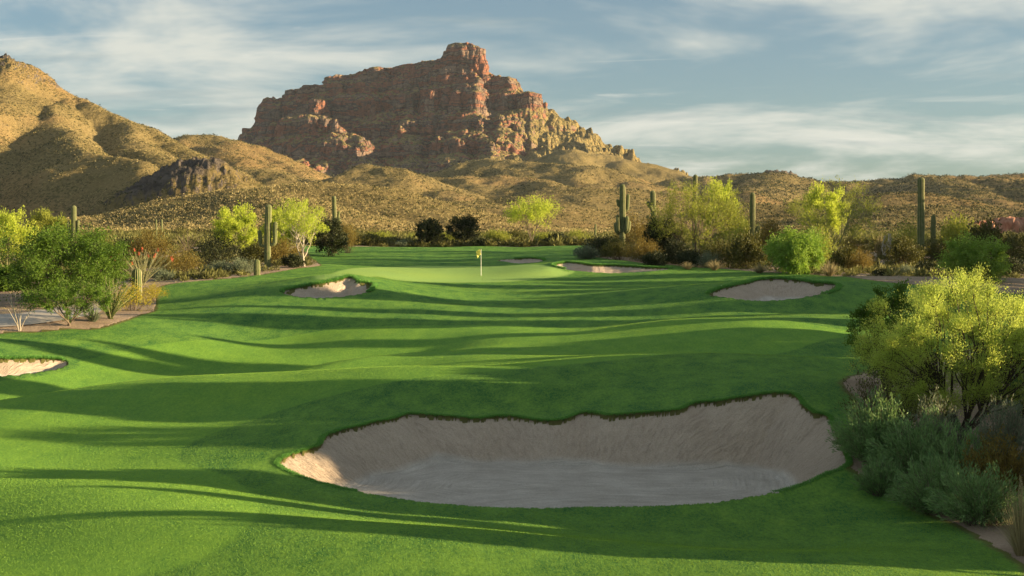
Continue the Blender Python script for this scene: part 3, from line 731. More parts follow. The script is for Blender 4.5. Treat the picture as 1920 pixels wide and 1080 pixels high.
def ocotillo(root, rng, H, W, n=16, r=.02, red=0, mat='sage', leafy=400, bark='pbark'):
    g = Geo(); fl = Geo(); lf = Geo()
    for k in range(n):
        a = rng.rand() * 6.28; q = rng.rand() ** .8
        o = np.array([math.cos(a), math.sin(a), 0]); h = H * rng.uniform(.7, 1)
        t = np.linspace(0, 1, 8)[:, None]
        P = o * .05 + o * (W / 2 * q) * t ** 1.4 + np.array([0, 0, 1]) * h * (1 - .28 * q * q) * t + rng.normal(size=(8, 3)) * .012 * H * t
        g.tube(P, np.linspace(r, r * .45, 8), 5)
        if leafy:
            m = leafy // n; i = rng.randint(0, 7, m); f_ = rng.rand(m, 1); p = P[i] * (1 - f_) + P[i+1] * f_
            lf.leaves(p, norm(rng.normal(size=p.shape) + [0, 0, .4]), .07, .018, rng, rng.rand(m))
        if red and rng.rand() < red * .7:
            p = P[-1] + rng.normal(size=(40, 3)) * np.array([.03, .03, .07]) + [0, 0, .08]
            fl.leaves(p, norm(rng.normal(size=p.shape) + [0, 0, 1]), .07, .02, rng, rng.rand(40))
    g.build('stems', M[bark], root); lf.build('foliage', M[mat], root)
    fl.build('blossom', M['red'], root)

def gz(x, y):
    if y < 250: return float(Zbase(np.array([x]), np.array([y]))[0])
    return float(Zhills(np.array([float(x)]), np.array([float(y)]))[0])
SEED = [100]
def place(name, cat, label, px, D, ytop, group=None, sink=.04):
    """an Empty standing on the ground at distance D; returns it and the height that reaches ytop"""
    x = at(px, 425, D)[0]; z = gz(x, D); H = at(px, ytop, D)[2] - z
    o = empty(name, (x, D, z - sink)); setp(o, label=label, category=cat, group=group)
    SEED[0] += 1
    return o, H + sink, rs(SEED[0])
def wm(wpx, D): return wpx * D / F

# ---- the flag
x0, y0 = at(902, 517, 104)[0], 104.0; zf = gz(x0, y0)
fr = empty('golf_flag', (x0, y0, zf)); setp(fr, label='yellow flag on a thin white stick standing in the putting green hole', category='flagstick')
g = Geo(); g.tube([[0, 0, -.15], [0, 0, 1.0], [0, 0, 2.16]], [.024, .020, .016], 10); M['white'] = mat_plain('white_paint', (.8, .8, .74), .4, .4)
g.build('pole', M['white'], fr, True)
g = Geo(); th = np.arange(24) * math.pi / 12
g.add(np.concatenate([np.stack([np.cos(th) * .054, np.sin(th) * .054, th * 0 + .006], 1), [[0, 0, .006]]]), np.array([[i, (i + 1) % 24, 24] for i in range(24)]))
M['black'] = mat_plain('painted_hole_shade', (.02, .02, .02), .9); g.build('hole', M['black'], fr)  # flat disc over the turf, painted near black for the shade inside the hole
u, v = np.meshgrid(np.linspace(0, 1, 22), np.linspace(0, 1, 16))
fx = -u * .40 * (1 - .3 * v); fz = 2.14 - v * (.42 + .12 * u) - u * u * .18 - .22 * u * v * (1 - v); fy = .05 * np.sin(u * 9 + v * 3) * u + .03 * np.sin(v * 6)
V = np.stack([fx, fy, fz], -1).reshape(-1, 3); ff = grid_faces(*u.shape)
n_ = len(V); V2 = V + [0, .004, 0]
M['flag'] = mat_leaf('yellow_flag_cloth', (.9, .80, .25), (.95, .86, .3), .5, (1., .95, .3), k=1.)
mesh_np('flag_cloth', np.concatenate([V, V2]), np.concatenate([ff, ff[:, ::-1] + n_]), M['flag'], True, dict(var=np.full(2 * n_, .5)), fr)

CACHE = {}
def L_(D): return max(.028, .00125 * D)
def build_kind(kind, root, rng, H, W, D):
    l = L_(D)
    if kind == 'palo':      tree(root, rng, H, W, .20, 40, 260, (l*1.2, l*.28), .17, 5, 0, .075, ('palo','pbark'), (.7,.75,.6), 0, 10)
    elif kind == 'palodull':tree(root, rng, H, W, .15, 44, 280, (l*1.2, l*.25), .15, 6, 0, .07, ('palodull','pbark'), (.8,.5,.6), 0, 10)
    elif kind == 'mesq':    tree(root, rng, H, W, .02, 120, 420, (l*1.2, l*.36), .14, 5, 0, .09, ('mesq','dbark'), (.6,.2,.7), .45, 10)
    elif kind == 'willow':  tree(root, rng, H, W, .02, 58, 460, (l*1.3, l*.30), .19, 6, 0, .05, ('willow','dbark'), (.7,.3,.6), .7, 9)
    elif kind == 'darktree':tree(root, rng, H, W, .06, 40, 260, (l*1.0, l*.34), .17, 5, .05, .07, ('dark','dbark'), (.5,.5,.9), 0, 8)
    elif kind == 'creo':    shrub(root, rng, H, W, 46, 4600, (l*.85, l*.26), ('creo','dbark'), .5)
    elif kind == 'rust':    shrub(root, rng, H, W, 46, 4600, (l*.85, l*.24), ('rust','dbark'), .5)
    elif kind == 'dark':    shrub(root, rng, H, W, 44, 4600, (l*.85, l*.30), ('dark','dbark'), .4, tip=.2)
    elif kind == 'olive':   shrub(root, rng, H, W, 46, 4400, (l*.9, l*.22), ('palodull','bark'), .6)
    elif kind == 'sage':    shrub(root, rng, H, W, 46, 3400, (l*.9, l*.20), ('sage','bark'), .9, tip=.15)
    elif kind == 'brit':    shrub(root, rng, H, W, 40, 2600, (l*.7, l*.30), ('brit','bark'), .5, tip=.4)
    elif kind == 'straw':   blades(root, rng, H, W, 220, l * .35)
CATS = dict(palo='palo verde tree', palodull='palo verde tree', mesq='mesquite tree', willow='desert willow', darktree='small tree', creo='shrub',
            rust='shrub', dark='shrub', olive='shrub', sage='shrub', brit='flowering bush', straw='grass clump')
NAMES = dict(palo='palo_verde', palodull='palo_verde', mesq='mesquite_tree', willow='desert_willow', darktree='small_tree', creo='creosote_bush',
            rust='rusty_shrub', dark='dark_shrub', olive='olive_shrub', sage='sage_bush', brit='brittlebush', straw='grass_clump')
NV = dict(palo=3, palodull=3, mesq=2, willow=2, darktree=2, creo=4, rust=3, dark=3, olive=4, sage=3, brit=1, straw=2)
COUNT = {}
def put(kind, px, D, ytop, wpx, label, group=None, off=False):
    root, H, rng = place(NAMES[kind], CATS[kind], label, px, D, ytop, group)
    W = wm(wpx * (1.18 if kind in ('creo','dark','rust','olive','sage') else 1.), D); n = COUNT.get(kind, 0); COUNT[kind] = n + 1; v = (kind, n % NV[kind], D < 60)
    if v in CACHE:
        src, h0, w0 = CACHE[v]
        if .5 < (H / h0) < 2 and .45 < (W / w0) < 2.2:
            for ch in src.children:
                c = ch.copy(); COL.objects.link(c); c.parent = root
            root.scale = (W / w0, W / w0, H / h0); root.rotation_euler = (0, 0, rng.uniform(0, 6.28))
            return root
    build_kind(kind, root, rng, H, W, D); CACHE[v] = (root, H, W)
    return root

# left cluster
put('palo', 12, 105, 402, 100, 'bright yellow-green palo verde cut by the left edge of the view')
put('palodull', 94, 124, 404, 92, 'dull yellow palo verde rising behind the big green mesquite')
put('mesq', 114, 78, 425, 250, 'big dark green mesquite with a low spreading crown beside the cart path')
put('mesq', 12, 86, 500, 90, 'low dark green mesquite at the left edge under the yellow palo verde')
r, H, rng = place('palo_verde', 'palo verde tree', 'small palo verde with many forked bare limbs standing on a sandy island by the path', 127, ground_pt(127, 611)[1], 528)
tree(r, rng, H, wm(165, 66), .36, 40, 300, (.09, .022), .15, 5, .06, .085, ('mesq', 'bark'), (.7, .2, .6), .6, 9)
r, H, rng = place('ocotillo', 'ocotillo', 'bare pale ocotillo with few thin stems at the far left turf edge', 33, ground_pt(35, 621)[1], 545)
ocotillo(r, rng, H, wm(60, 62), 9, .022, 0, 'sage', 0, 'wbark')
r, H, rng = place('ocotillo', 'ocotillo', 'green leafy ocotillo fanning out beside the spiky agave', 205, ground_pt(203, 598)[1], 515)
ocotillo(r, rng, H, wm(120, 68), 38, .026, 0, 'mesq', 5200)
r, H, rng = place('agave', 'agave', 'grey-green spiky agave between the small palo verde and the leafy ocotillo', 172, ground_pt(172, 603)[1], 568)
blades(r, rng, H, wm(62, 67), 120, .055, 'sage', .25, 'leaves', .9)
put('brit', 246, 74, 530, 92, 'round yellow-flowered brittlebush at the turf corner below the stubby saguaro')
put('brit', 284, 80, 530, 60, 'smaller yellow-flowered brittlebush at the turf edge right of the stubby saguaro')
r, H, rng = place('saguaro', 'saguaro', 'short stubby armless saguaro rising out of the yellow brittlebush', 255, 79, 503); saguaro(r, rng, H, .30, (), 12)
r, H, rng = place('ocotillo', 'ocotillo', 'grey ocotillo with red flower tips behind the stubby saguaro', 266, 88, 462)
ocotillo(r, rng, H, wm(120, 88), 46, .024, .42, 'sage', 1500)
r, H, rng = place('saguaro', 'saguaro', 'two-armed slim saguaro above the big green mesquite', 138, 112, 385); saguaro(r, rng, H, .22, ((H*.42, .38, 1.5, 182, .6), (H*.5, .2, 1.2, 5, .55)))
r, H, rng = place('saguaro', 'saguaro', 'thin distant saguaro pole, left one of the close pair', 293, 190, 411); saguaro(r, rng, H, .13, (), 8)
r, H, rng = place('saguaro', 'saguaro', 'thin distant saguaro with a low arm, right one of the close pair', 303, 184, 411); saguaro(r, rng, H, .15, ((H*.25, .35, .9, 0, .7),), 8)
put('rust', 282, 118, 424, 74, 'orange-brown creosote below the pair of thin distant saguaros')
put('dark', 245, 122, 440, 66, 'dark shrub behind the red-tipped ocotillo')
put('rust', 332, 97, 461, 84, 'large orange-brown creosote near the left turf edge')
put('sage', 303, 93, 505, 40, 'pale grey-green sage at the foot of the orange creosote')
put('straw', 369, 95, 509, 46, 'pale grass tuft on the sandy strip right of the orange creosote')
put('dark', 408, 108, 434, 112, 'broad dark shrub below the leftmost bright palo verde behind the turf')
put('sage', 412, 99, 490, 56, 'grey sage clump left of the barrel cactus pair')
put('sage', 452, 99, 486, 72, 'blue-green rosemary-like bush against the small barrel cactus')
r, H, rng = place('barrel_cactus', 'barrel cactus', 'small grey barrel-shaped cactus at the turf edge left of the tall armed saguaro', 481, 97, 486); saguaro(r, rng, H, .24, (), 12)
put('creo', 480, 110, 455, 60, 'dark green creosote touching the left side of the tall armed saguaro')
r, H, rng = place('saguaro', 'saguaro', 'tall saguaro with one arm raised on each side at the left turf edge', 501, 106, 383)
saguaro(r, rng, H, .27, ((H*.34, .58, 1.15, 180, .62), (H*.36, .62, 1.75, 0, .68)))
put('palo', 443, 126, 390, 84, 'glowing yellow palo verde left of the tall armed saguaro')
put('palo', 521, 134, 396, 62, 'yellow palo verde partly hidden behind the tall armed saguaro')
put('rust', 530, 111, 446, 74, 'rusty green shrub between the tall saguaro and the white-trunked tree')
put('dark', 548, 106, 478, 44, 'low dark shrub at the foot of the white-trunked palo verde')
Dt = 108; r, H, rng = place('palo_verde', 'palo verde tree', 'palo verde with a bare white forked trunk at the back left of the turf', 570, Dt, 379)
tree(r, rng, H, wm(104, Dt), .36, 34, 190, (.15, .03), .17, 4, .13, .10, ('palo', 'wbark'), (.7, .7, .6), 0, 10, lean=(-.45, .1))
r, H, rng = place('saguaro', 'saguaro', 'saguaro with short stacked arms on its right behind the dark shrub', 628, 140, 367); saguaro(r, rng, H, .23, ((H*.46, .42, .8, 0, .7), (H*.60, .28, .7, 20, .6)))
put('darktree', 616, 134, 414, 72, 'dark shrub hiding the base of the saguaro with stacked arms')
put('rust', 652, 140, 412, 46, 'orange shrub just right of the dark shrub and the saguaro with stacked arms')
r, H, rng = place('ocotillo', 'ocotillo', 'bare grey ocotillo on the slope above the broad dark shrub', 352, 132, 430); ocotillo(r, rng, H, wm(62, 132), 22, .03, 0, 'creo', 200, 'bark')
put('olive', 75, 150, 418, 60, 'olive bush beyond the dull palo verde at the far left')
put('olive', 185, 130, 446, 70, 'olive bush between the big mesquite and the orange creosote')
# row behind the back of the turf
row = [('creo', 690, 168, 441, 62, 'olive creosote first in the row right of the orange shrub behind the turf'),
 ('dark', 732, 172, 442, 56, 'dark low creosote left of the tall black-green bush behind the turf'),
 ('sage', 757, 167, 450, 36, 'grey sage just left of the tall black-green bush behind the turf'),
 ('darktree', 806, 168, 416, 52, 'tall black-green bush standing alone on the skyline of the turf'),
 ('olive', 835, 176, 436, 48, 'pale olive bush between the two tall dark bushes behind the turf'),
 ('darktree', 868, 170, 408, 62, 'tallest dark ragged bush behind the turf left of the flag'),
 ('dark', 902, 166, 448, 36, 'round dark bush directly behind the flag'),
 ('olive', 932, 172, 433, 62, 'wide olive bush just right of the flag'),
 ('creo', 966, 178, 432, 50, 'brown-green creosote at the left foot of the bright palo verde behind the green'),
 ('olive', 1018, 176, 440, 44, 'light olive bush at the right foot of the bright palo verde behind the green'),
 ('dark', 1047, 168, 438, 44, 'dark blue-green bush right of the bright palo verde behind the green'),
 ('olive', 1082, 172, 433, 54, 'yellowish olive bush at the right end of the turf skyline'),
 ('creo', 655, 178, 444, 50, 'small creosote under the orange shrub on the turf skyline'),
 ('olive', 712, 196, 436, 60, 'faint olive bush farther back in the row left of the tall black-green bush'),
 ('olive', 780, 190, 440, 50, 'faint olive bush farther back touching the tall black-green bush')]
for a in row: put(*a)
r, H, rng = place('palo_verde', 'palo verde tree', 'brightest yellow palo verde standing alone behind the green right of the flag', 996, 167, 381)
tree(r, rng, H, wm(100, 167), .42, 24, 260, (.22, .05), .19, 3, .08, .12, ('palo', 'bark'), (.6, .8, .5), 0, 10)
r, H, rng = place('saguaro', 'saguaro', 'tiny distant saguaro pole left of the many-armed saguaro', 1116, 235, 420); saguaro(r, rng, H, .18, (), 8)
# right cluster
r, H, rng = place('saguaro', 'saguaro', 'many-armed saguaro with a basket of arms low on its trunk', 1167, 130, 345)
saguaro(r, rng, H, .30, ((H*.30, .58, .85, 182, .8), (H*.31, .48, .95, 350, .8), (H*.32, .42, 1.25, 215, .65), (H*.33, .40, 1.3, 320, .65), (H*.36, .36, 1.3, 170, .5), (H*.62, .52, 1.5, 8, .6), (H*.68, .42, .6, 186, .5)))
r, H, rng = place('saguaro', 'saguaro', 'thick saguaro with knobbly stub arms on its left', 1226, 138, 357)
saguaro(r, rng, H, .30, ((H*.72, .55, .35, 178, .75), (H*.48, .52, .25, 185, .75), (H*.66, .45, .2, 230, .6)))
r, H, rng = place('saguaro', 'saguaro', 'saguaro poking out above the big round palo verde', 1302, 136, 327); saguaro(r, rng, H, .24)
r, H, rng = place('saguaro', 'saguaro', 'straight saguaro with one small knob low on its right side', 1411, 122, 361); saguaro(r, rng, H, .26, ((H*.42, .45, .15, 0, .75),))
r, H, rng = place('saguaro', 'saguaro', 'tall thick armless saguaro standing alone against the right hills', 1727, 118, 332); saguaro(r, rng, H, .31)
r, H, rng = place('saguaro', 'saguaro', 'short saguaro stub just right of the tall armless saguaro', 1750, 130, 403); saguaro(r, rng, H, .24)
r, H, rng = place('palo_verde', 'palo verde tree', 'big round palo verde with forked pale limbs in front of a saguaro tip', 1306, 117, 345)
tree(r, rng, H, wm(176, 117), .10, 74, 230, (.15, .03), .12, 6, .04, .10, ('palodull', 'bark'), (.8, .7, .5), 0, 11, hollow=.3)
put('palo', 1352, 124, 352, 86, 'sunlit yellow palo verde against the right side of the big round one')
r, H, rng = place('palo_verde', 'palo verde tree', 'wide wispy palo verde with leaning bare limbs left of the tall armless saguaro', 1560, 127, 340)
tree(r, rng, H, wm(190, 127), .12, 56, 170, (.16, .026), .12, 7, 0, .09, ('palodull', 'pbark'), (.9, .5, .6), 0, 11, hollow=.4)
put('palo', 1545, 136, 352, 80, 'yellower palo verde inside the left half of the wide wispy one')
R = [('rust', 1192, 134, 398, 84, 'orange-green shrub behind the basket of arms of the many-armed saguaro'),
 ('dark', 1128, 121, 438, 74, 'dark shrub at the left end of the right-hand thicket'),
 ('creo', 1162, 116, 446, 62, 'dark creosote at the foot of the many-armed saguaro'),
 ('rust', 1205, 113, 444, 66, 'brownish shrub right of the foot of the many-armed saguaro'),
 ('darktree', 1243, 119, 418, 76, 'grey-green bush below the saguaro with knobbly stubs'),
 ('dark', 1267, 114, 446, 50, 'blackish bush left of the trunk of the big round palo verde'),
 ('creo', 1352, 112, 440, 70, 'dark creosote right of the trunk of the big round palo verde'),
 ('creo', 1398, 109, 440, 74, 'grey-brown twiggy bush below the straight saguaro with a knob'),
 ('rust', 1440, 124, 404, 86, 'brown bush between the straight saguaro and the bright green bush'),
 ('olive', 1395, 135, 402, 70, 'olive bush behind the straight saguaro with a knob'),
 ('willow', 1486, 98, 430, 108, 'bright leafy green bush with drooping shoots behind the oval bunker'),
 ('olive', 1538, 106, 432, 62, 'yellow-green shrub just right of the bright drooping bush'),
 ('rust', 1602, 122, 440, 60, 'dark reddish bush under the leaning limbs of the wispy palo verde'),
 ('rust', 1613, 101, 467, 50, 'small rusty bush with an orange top on the sandy slope'),
 ('creo', 1585, 103, 470, 56, 'brown creosote beside the pale grass tuft near the oval bunker'),
 ('olive', 1702, 124, 410, 92, 'rounded olive bush at the left of the tall armless saguaro foot'),
 ('creo', 1690, 110, 442, 80, 'dark creosote below the rounded olive bush on the right slope'),
 ('creo', 1752, 113, 440, 76, 'wide brown-green creosote below the short saguaro stub'),
 ('olive', 1800, 133, 412, 84, 'olive bush right of the short saguaro stub'),
 ('creo', 1846, 124, 418, 84, 'dark creosote in front of the pink earth bank'),
 ('creo', 1898, 116, 428, 84, 'dark bush at the right edge below the pink earth bank'),
 ('creo', 1805, 112, 444, 60, 'brown creosote behind the left side of the feathery green mesquite'),
 ('willow', 1828, 89, 444, 112, 'feathery bright green mesquite shrub behind the big foreground palo verde'),
 ('dark', 1656, 94, 506, 32, 'small dark cushion shrub at the right turf edge'),
 ('dark', 1742, 101, 492, 46, 'low dark shrub on sand left of the feathery green shrub'),
 ('sage', 1700, 97, 498, 34, 'small grey sage on sand between two low dark shrubs'),
 ('dark', 1896, 98, 482, 56, 'low dark shrub at the right edge beside the feathery green shrub'),
 ('creo', 1660, 128, 440, 60, 'dark bush behind the cream cholla'),
 ('dark', 1230, 109, 470, 46, 'low blackish shrub in the grass strip behind the long thin bunker'),
 ('dark', 1292, 110, 472, 50, 'low dark green shrub at the foot of the big round palo verde'),
 ('sage', 1330, 109, 474, 46, 'grey sage right of the foot of the big round palo verde'),
 ('sage', 1098, 118, 462, 46, 'grey sage at the left tip of the right-hand thicket')]
for a in R: put(*a)
r, H, rng = place('grass_clump', 'grass clump', 'pale spraying grass tuft beside the bright drooping bush', 1556, ground_pt(1556, 518)[1], 484); blades(r, rng, H, wm(54, 93), 260, .035)
for i, (px, D, yt, w, lab) in enumerate([(1425, 99, 490, 50, 'dry straw clump left of the bright drooping bush'), (1340, 105, 484, 46, 'dry straw clump in the strip below the big round palo verde'), (1650, 127, 432, 24, 'round straw tuft beside the cream cholla'), (1290, 106, 488, 40, 'short dry grass clump above the long thin bunker')]):
    put('straw', px, D, yt, w, lab)
# cholla
r, H, rng = place('cholla', 'cholla', 'small cream spiny cholla in the middle of the right slope', 1664, 122, 436)
g = Geo(); g2 = Geo()
for k in range(11):
    a = rng.rand() * 6.28; e = np.array([math.cos(a) * .45, math.sin(a) * .45, H * rng.uniform(.55, 1)]); P = curve([0, 0, 0], e, 5, rng, .2)
    g.tube(P, [.05, .07, .07, .06, .03], 6)
    p = P[rng.randint(0, 5, 90)] + rng.normal(size=(90, 3)) * .04; g2.leaves(p, norm(rng.normal(size=p.shape)), .13, .02, rng, rng.rand(90))
g.build('stems', M['wbark'], r); M['cream'] = mat_leaf('cholla_spines', (.55, .5, .36), (.8, .75, .58), .3); g2.build('spines', M['cream'], r)
# pink earth bank
xb = at(1895, 412, 205)[0]; zb = gz(xb, 205)
u, v = np.meshgrid(np.linspace(-1, 1, 90), np.linspace(0, 1, 24))
bx = xb + u * 9; by = 203 + v * 5 + 1.5 * fbm(u * 4, v * 2); top = at(1895, 404, 205)[2] - zb
bz = zb - .3 + top * np.sin(np.clip(v * 1.6, 0, 1) * 1.57) * (1 - u ** 6) * (1 + .12 * fbm(u * 5, v * 3)) * (.75 + .25 * sstep(-1, .4, u))
M['bank'] = mat_bark('pink_earth', (.42, .20, .13), (.62, .36, .25), 2)
o = mesh_np('earth_bank', np.stack([bx, by, bz], -1).reshape(-1, 3), grid_faces(*u.shape), M['bank'], True); setp(o, kind='structure', label='bare pink earth bank above the dark shrubs at the right edge')

# foreground right
def near_shrub(mat, px, D, yt, wpx, lab, n=9000, l=.06, w=.012, st=70, droop=.0, tip=.15, nm='shrub', bark='bark', up=1.0):
    r, H, rng = place(nm, 'shrub', lab, px, D, yt)
    shrub(r, rng, H, wm(wpx * 1.25, D), int(st * 1.9), int(n * .9), (l * 1.5, w * 1.1), (mat, bark), 1.3, 1., droop, .007, tip, jit=.38, sc=.018, hv=(.45, 1.22))
r, H, rng = place('palo_verde', 'palo verde tree', 'largest palo verde with glowing yellow-green crown in the right foreground', 1812, 34.8, 522)
tree(r, rng, H, wm(385, 34.8), .10, 150, 1000, (.046, .009), .085, 8, .05, .10, ('heropalo', 'dbark'), (.8, .7, .6), 0, 14, hollow=.25, flat=.7, lean=(-.12, 0))
r, H, rng = place('mesquite_tree', 'mesquite tree', 'dark green mesquite behind the left side of the glowing foreground palo verde', 1668, 40.5, 536)
tree(r, rng, H, wm(150, 40.5), .12, 46, 420, (.065, .02), .13, 5, 0, .06, ('mesq', 'dbark'), (.6, .4, .8), .1, 10, hollow=.3)
r, H, rng = place('mesquite_tree', 'mesquite tree', 'green mesquite at the right edge behind the glowing foreground palo verde', 1935, 38, 610)
tree(r, rng, H, wm(190, 38), .08, 44, 420, (.065, .018), .13, 5, 0, .06, ('gsage', 'dbark'), (.6, .4, .8), .1, 10)
near_shrub('gsage', 1650, 33.0, 742, 150, 'bushy grey-green shrub touching the right end of the large bunker', 14000, .07, .012, 90, .4)
near_shrub('gsage', 1728, 31.5, 772, 170, 'arching green shrub in front of the foreground palo verde trunk', 15000, .07, .011, 100, .5)
near_shrub('gsage', 1800, 30.2, 800, 130, 'dense dark green shrub between the arching shrub and the brown shrub', 11000, .06, .012, 80, .2)
near_shrub('creo', 1668, 35.5, 660, 150, 'half-bare twiggy bush under the left side of the foreground palo verde', 5200, .05, .012, 120, 0, .3, 'twiggy_bush', 'bark')
near_shrub('sage', 1886, 31, 760, 120, 'blue-grey sage rising at the right edge behind the brown shrub', 9000, .06, .010, 90)
near_shrub('sage', 1762, 32.5, 745, 90, 'pale grey sage against the base of the foreground palo verde trunk', 6000, .06, .010, 70)
near_shrub('rust', 1872, 29.2, 818, 120, 'brown-leaved shrub with orange tips at the right edge', 12000, .035, .014, 80, 0, .3, 'brown_shrub', 'dbark')
near_shrub('gsage', 1660, 30.6, 862, 90, 'low tuft of grey-green grass-like shrub at the turf edge past the bunker end', 6000, .07, .009, 90)
near_shrub('gsage', 1760, 28.8, 862, 150, 'soft green low shrub leaning over the dirt strip', 12000, .07, .010, 110, .4)
near_shrub('gsage', 1850, 27.0, 880, 170, 'nearest wide grey-green shrub above the dirt strip at the right', 14000, .065, .009, 130, .3)
r, H, rng = place('grass_clump', 'grass clump', 'sunlit straw-coloured grass clump in the lower right corner', 1925, 23.6, 905); blades(r, rng, H, wm(120, 23.6), 420, .011)
g = Geo()
for k in range(26):
    a = rng.rand() * 6.28; q = rng.rand(); P = curve([0, 0, 0], [math.cos(a) * q * .45, math.sin(a) * q * .45, H * rng.uniform(.75, 1.1)], 6, rng, .08); g.tube(P, np.linspace(.004, .002, 6), 3)
    p = P[-1] - (P[-1] - P[3]) * rng.rand(60, 1) + rng.normal(size=(60, 3)) * .006; g.leaves(p, norm(norm(P[-1:] - P[3:4]) + rng.normal(size=p.shape) * .35), .03, .006, rng, rng.rand(60))
g.build('seed_heads', M['straw'], r)

# trees beyond the right edge whose long shadows cross the turf
CAST = [(17.5,35,2.4,3.0),(18.8,38.6,3.7,3.4),(19.6,41.2,4.5,2.6),(21.5,44.2,7.4,3.8),(25,52.6,8.8,2.4),(30,59,6,1.2),(31,63,7,1.5),(23.6,47.8,4.8,4),(26,51.2,5.2,4),(28,55.5,4.6,3),
 (33,72.5,8.6,2.2),(32,67.8,7.5,1.3),(35,76,8,1.3),(37,81.5,9.8,4.4),(34,65,5,1.5),(38.5,77.5,5,3.6),(40,86,6.5,5),(43,91,7.5,4),(45,96,8,4),(47,101,7.5,4),(58,128,10,6),(62,136,10,6),(66,145,9,5),
 (15.8,32.4,5.2,3.3),(14.5,26.2,4.0,1.6),(13.6,28.3,2.3,2.6),(15,29.6,4.6,.7),(29,60.5,8.2,2.2)]
for i, (x, y, h, w) in enumerate(CAST):
    y -= .263 * x
    k = 'mesq' if i % 2 else 'darktree'
    o = empty(NAMES[k], (x, y, gz(x, y) - .05)); setp(o, label='desert tree standing beyond the right edge of the view', category='tree', group='trees beyond the right edge')
    rr = rs(900 + i)
    if ('cast', i % 3) in CACHE:
        src, h0, w0 = CACHE[('cast', i % 3)]
        for ch in src.children:
            c = ch.copy(); COL.objects.link(c); c.parent = o
        o.scale = (w / w0, w / w0, h / h0); o.rotation_euler = (0, 0, rr.uniform(0, 6))
    else:
        tree(o, rr, h, w, .03, 70, 170, (.30, .13), .17, 4, .03, .12, ('mesq', 'dbark'), (.6, .4, .8), .1, 5, hollow=.1); CACHE[('cast', i % 3)] = (o, h, w)

# ------------------------------------------------------------------ ground cover and hill scrub (uncountable)
def bush_cloud(name, label, x, y, z, r, mat, rng, nl=10, flat=.8, lw=.30):
    n = len(x); g = Geo(); c = np.stack([x, y, z], 1)
    idx = np.repeat(np.arange(n), nl); q = norm(rng.normal(size=(n * nl, 3))); q[:, 2] = np.abs(q[:, 2])
    p = c[idx] + q * r[idx, None] * np.array([1, 1, flat]) * rng.rand(n * nl, 1) ** .5 * .7
    d = norm(q + rng.normal(size=q.shape) * .5 + [0, 0, .3]); s = norm(np.cross(d, rng.normal(size=d.shape)))
    L = (r[idx] * rng.uniform(.35, .7, n * nl))[:, None]; W = L * lw
    V = np.stack([p, p + d * L * .5 + s * W, p + d * L, p + d * L * .5 - s * W], 1).reshape(-1, 3)
    g.add(V, np.arange(4 * n * nl).reshape(-1, 4), np.repeat(np.clip(.5 * rng.rand(n)[idx] + .5 * rng.rand(n * nl), 0, 1), 4))
    setp(g.build(name, mat), kind='stuff', label=label)
rng = rs(55)
M['scrubnear'] = mat_leaf('desert_scrub_foliage', (.07, .075, .025), (.30, .30, .09), .3)
M['distb'] = mat_leaf('distant_brush_foliage', (.09, .10, .03), (.24, .22, .06), .25)
n = 165000
px = rng.uniform(-250, 2170, n); D = np.exp(rng.uniform(math.log(262), math.log(1450), n)); x = (px - CX) / F * D
dens = fbm(x / 60, D / 60, 3); k = (dens + .7 * sstep(1250, 1450, px) > rng.uniform(-.9, .45, n) + .25 * sstep(1250, 1450, px) * 0) & (rng.rand(n) < .5 + .5 * sstep(380, 800, D)); x, D = x[k], D[k]
bush_cloud('hill_scrub', 'dark scrub scattered over the hills', x, D, Zhills(x, D) - .1, rng.uniform(.45, 1.15, len(x)) * (.45 + D / 1050) * (1 + .35 * sstep(.10, .22, x / D)), M['scrub'], rng, 7, .8, .34)
n = 23000
px = rng.uniform(-300, 2220, n); D = np.exp(rng.uniform(math.log(92), math.log(300), n)); x = (px - CX) / F * D
gs = sdist(GP[::3], x, D)[0]; k = (gs < -.8) & (D > 88) & ((fbm(x / 9, D / 9, 3) > rng.uniform(-.8, .8, n)) | (D > 160)); x, D = x[k], D[k]
bush_cloud('desert_scrub', 'low brush and dry plants on the desert floor', x, D, Zbase(x, D) - .05, rng.uniform(.18, .75, len(x)) * (1 + (D > 165) * .9), M['scrubnear'], rng, 60, .9, .13)
n = 9500
px = rng.uniform(-300, 2220, n); D = np.exp(rng.uniform(math.log(165), math.log(270), n)); x = (px - CX) / F * D
bush_cloud('distant_brush', 'olive brush between the turf and the foothills', x, D, np.where(D < 250, Zbase(x, D), Zhills(x, D)) - .05, rng.uniform(.5, 1.2, len(x)), M['distb'], rng, 60, .9, .12)
n = 190000
px = rng.uniform(-250, 2170, n); D = np.exp(rng.uniform(math.log(262), math.log(1500), n)); x = (px - CX) / F * D
rk_ = np.exp(-(((x - at(340,330,460)[0]) / 24) ** 2 + ((D - 452) / 20) ** 2)); k = rk_ < .4; x, D = x[k], D[k]
M['gold'] = mat_leaf('dry_hill_grass', (.26, .21, .085), (.52, .43, .20), .3, (.46, .37, .16), k=.95)
bush_cloud('hill_grass', 'dry golden grass tufts covering the hills', x, D, Zhills(x, D) - .05, rng.uniform(.5, 1., len(x)) * (.62 + D / 1100), M['gold'], rng, 4, .7, .22)
# dry litter and weeds on bare soil close to the turf
n = 130000; x = rng.uniform(-45, 48, n); D = 20 + 110 * rng.rand(n) ** 1.2
gs = sdist(GP[::2], x, D)[0]; k = (gs < -.12) & (gs > -14) & (fbm(x / 3, D / 3, 3) > rng.uniform(-.2, 1.0, n)); x, D = x[k], D[k]
bush_cloud('desert_weeds', 'small dry weeds and litter on the sandy soil', x, D, Zbase(x, D) - .02, rng.uniform(.04, .19, len(x)), M['straw'], rng, 9, .8, .10)

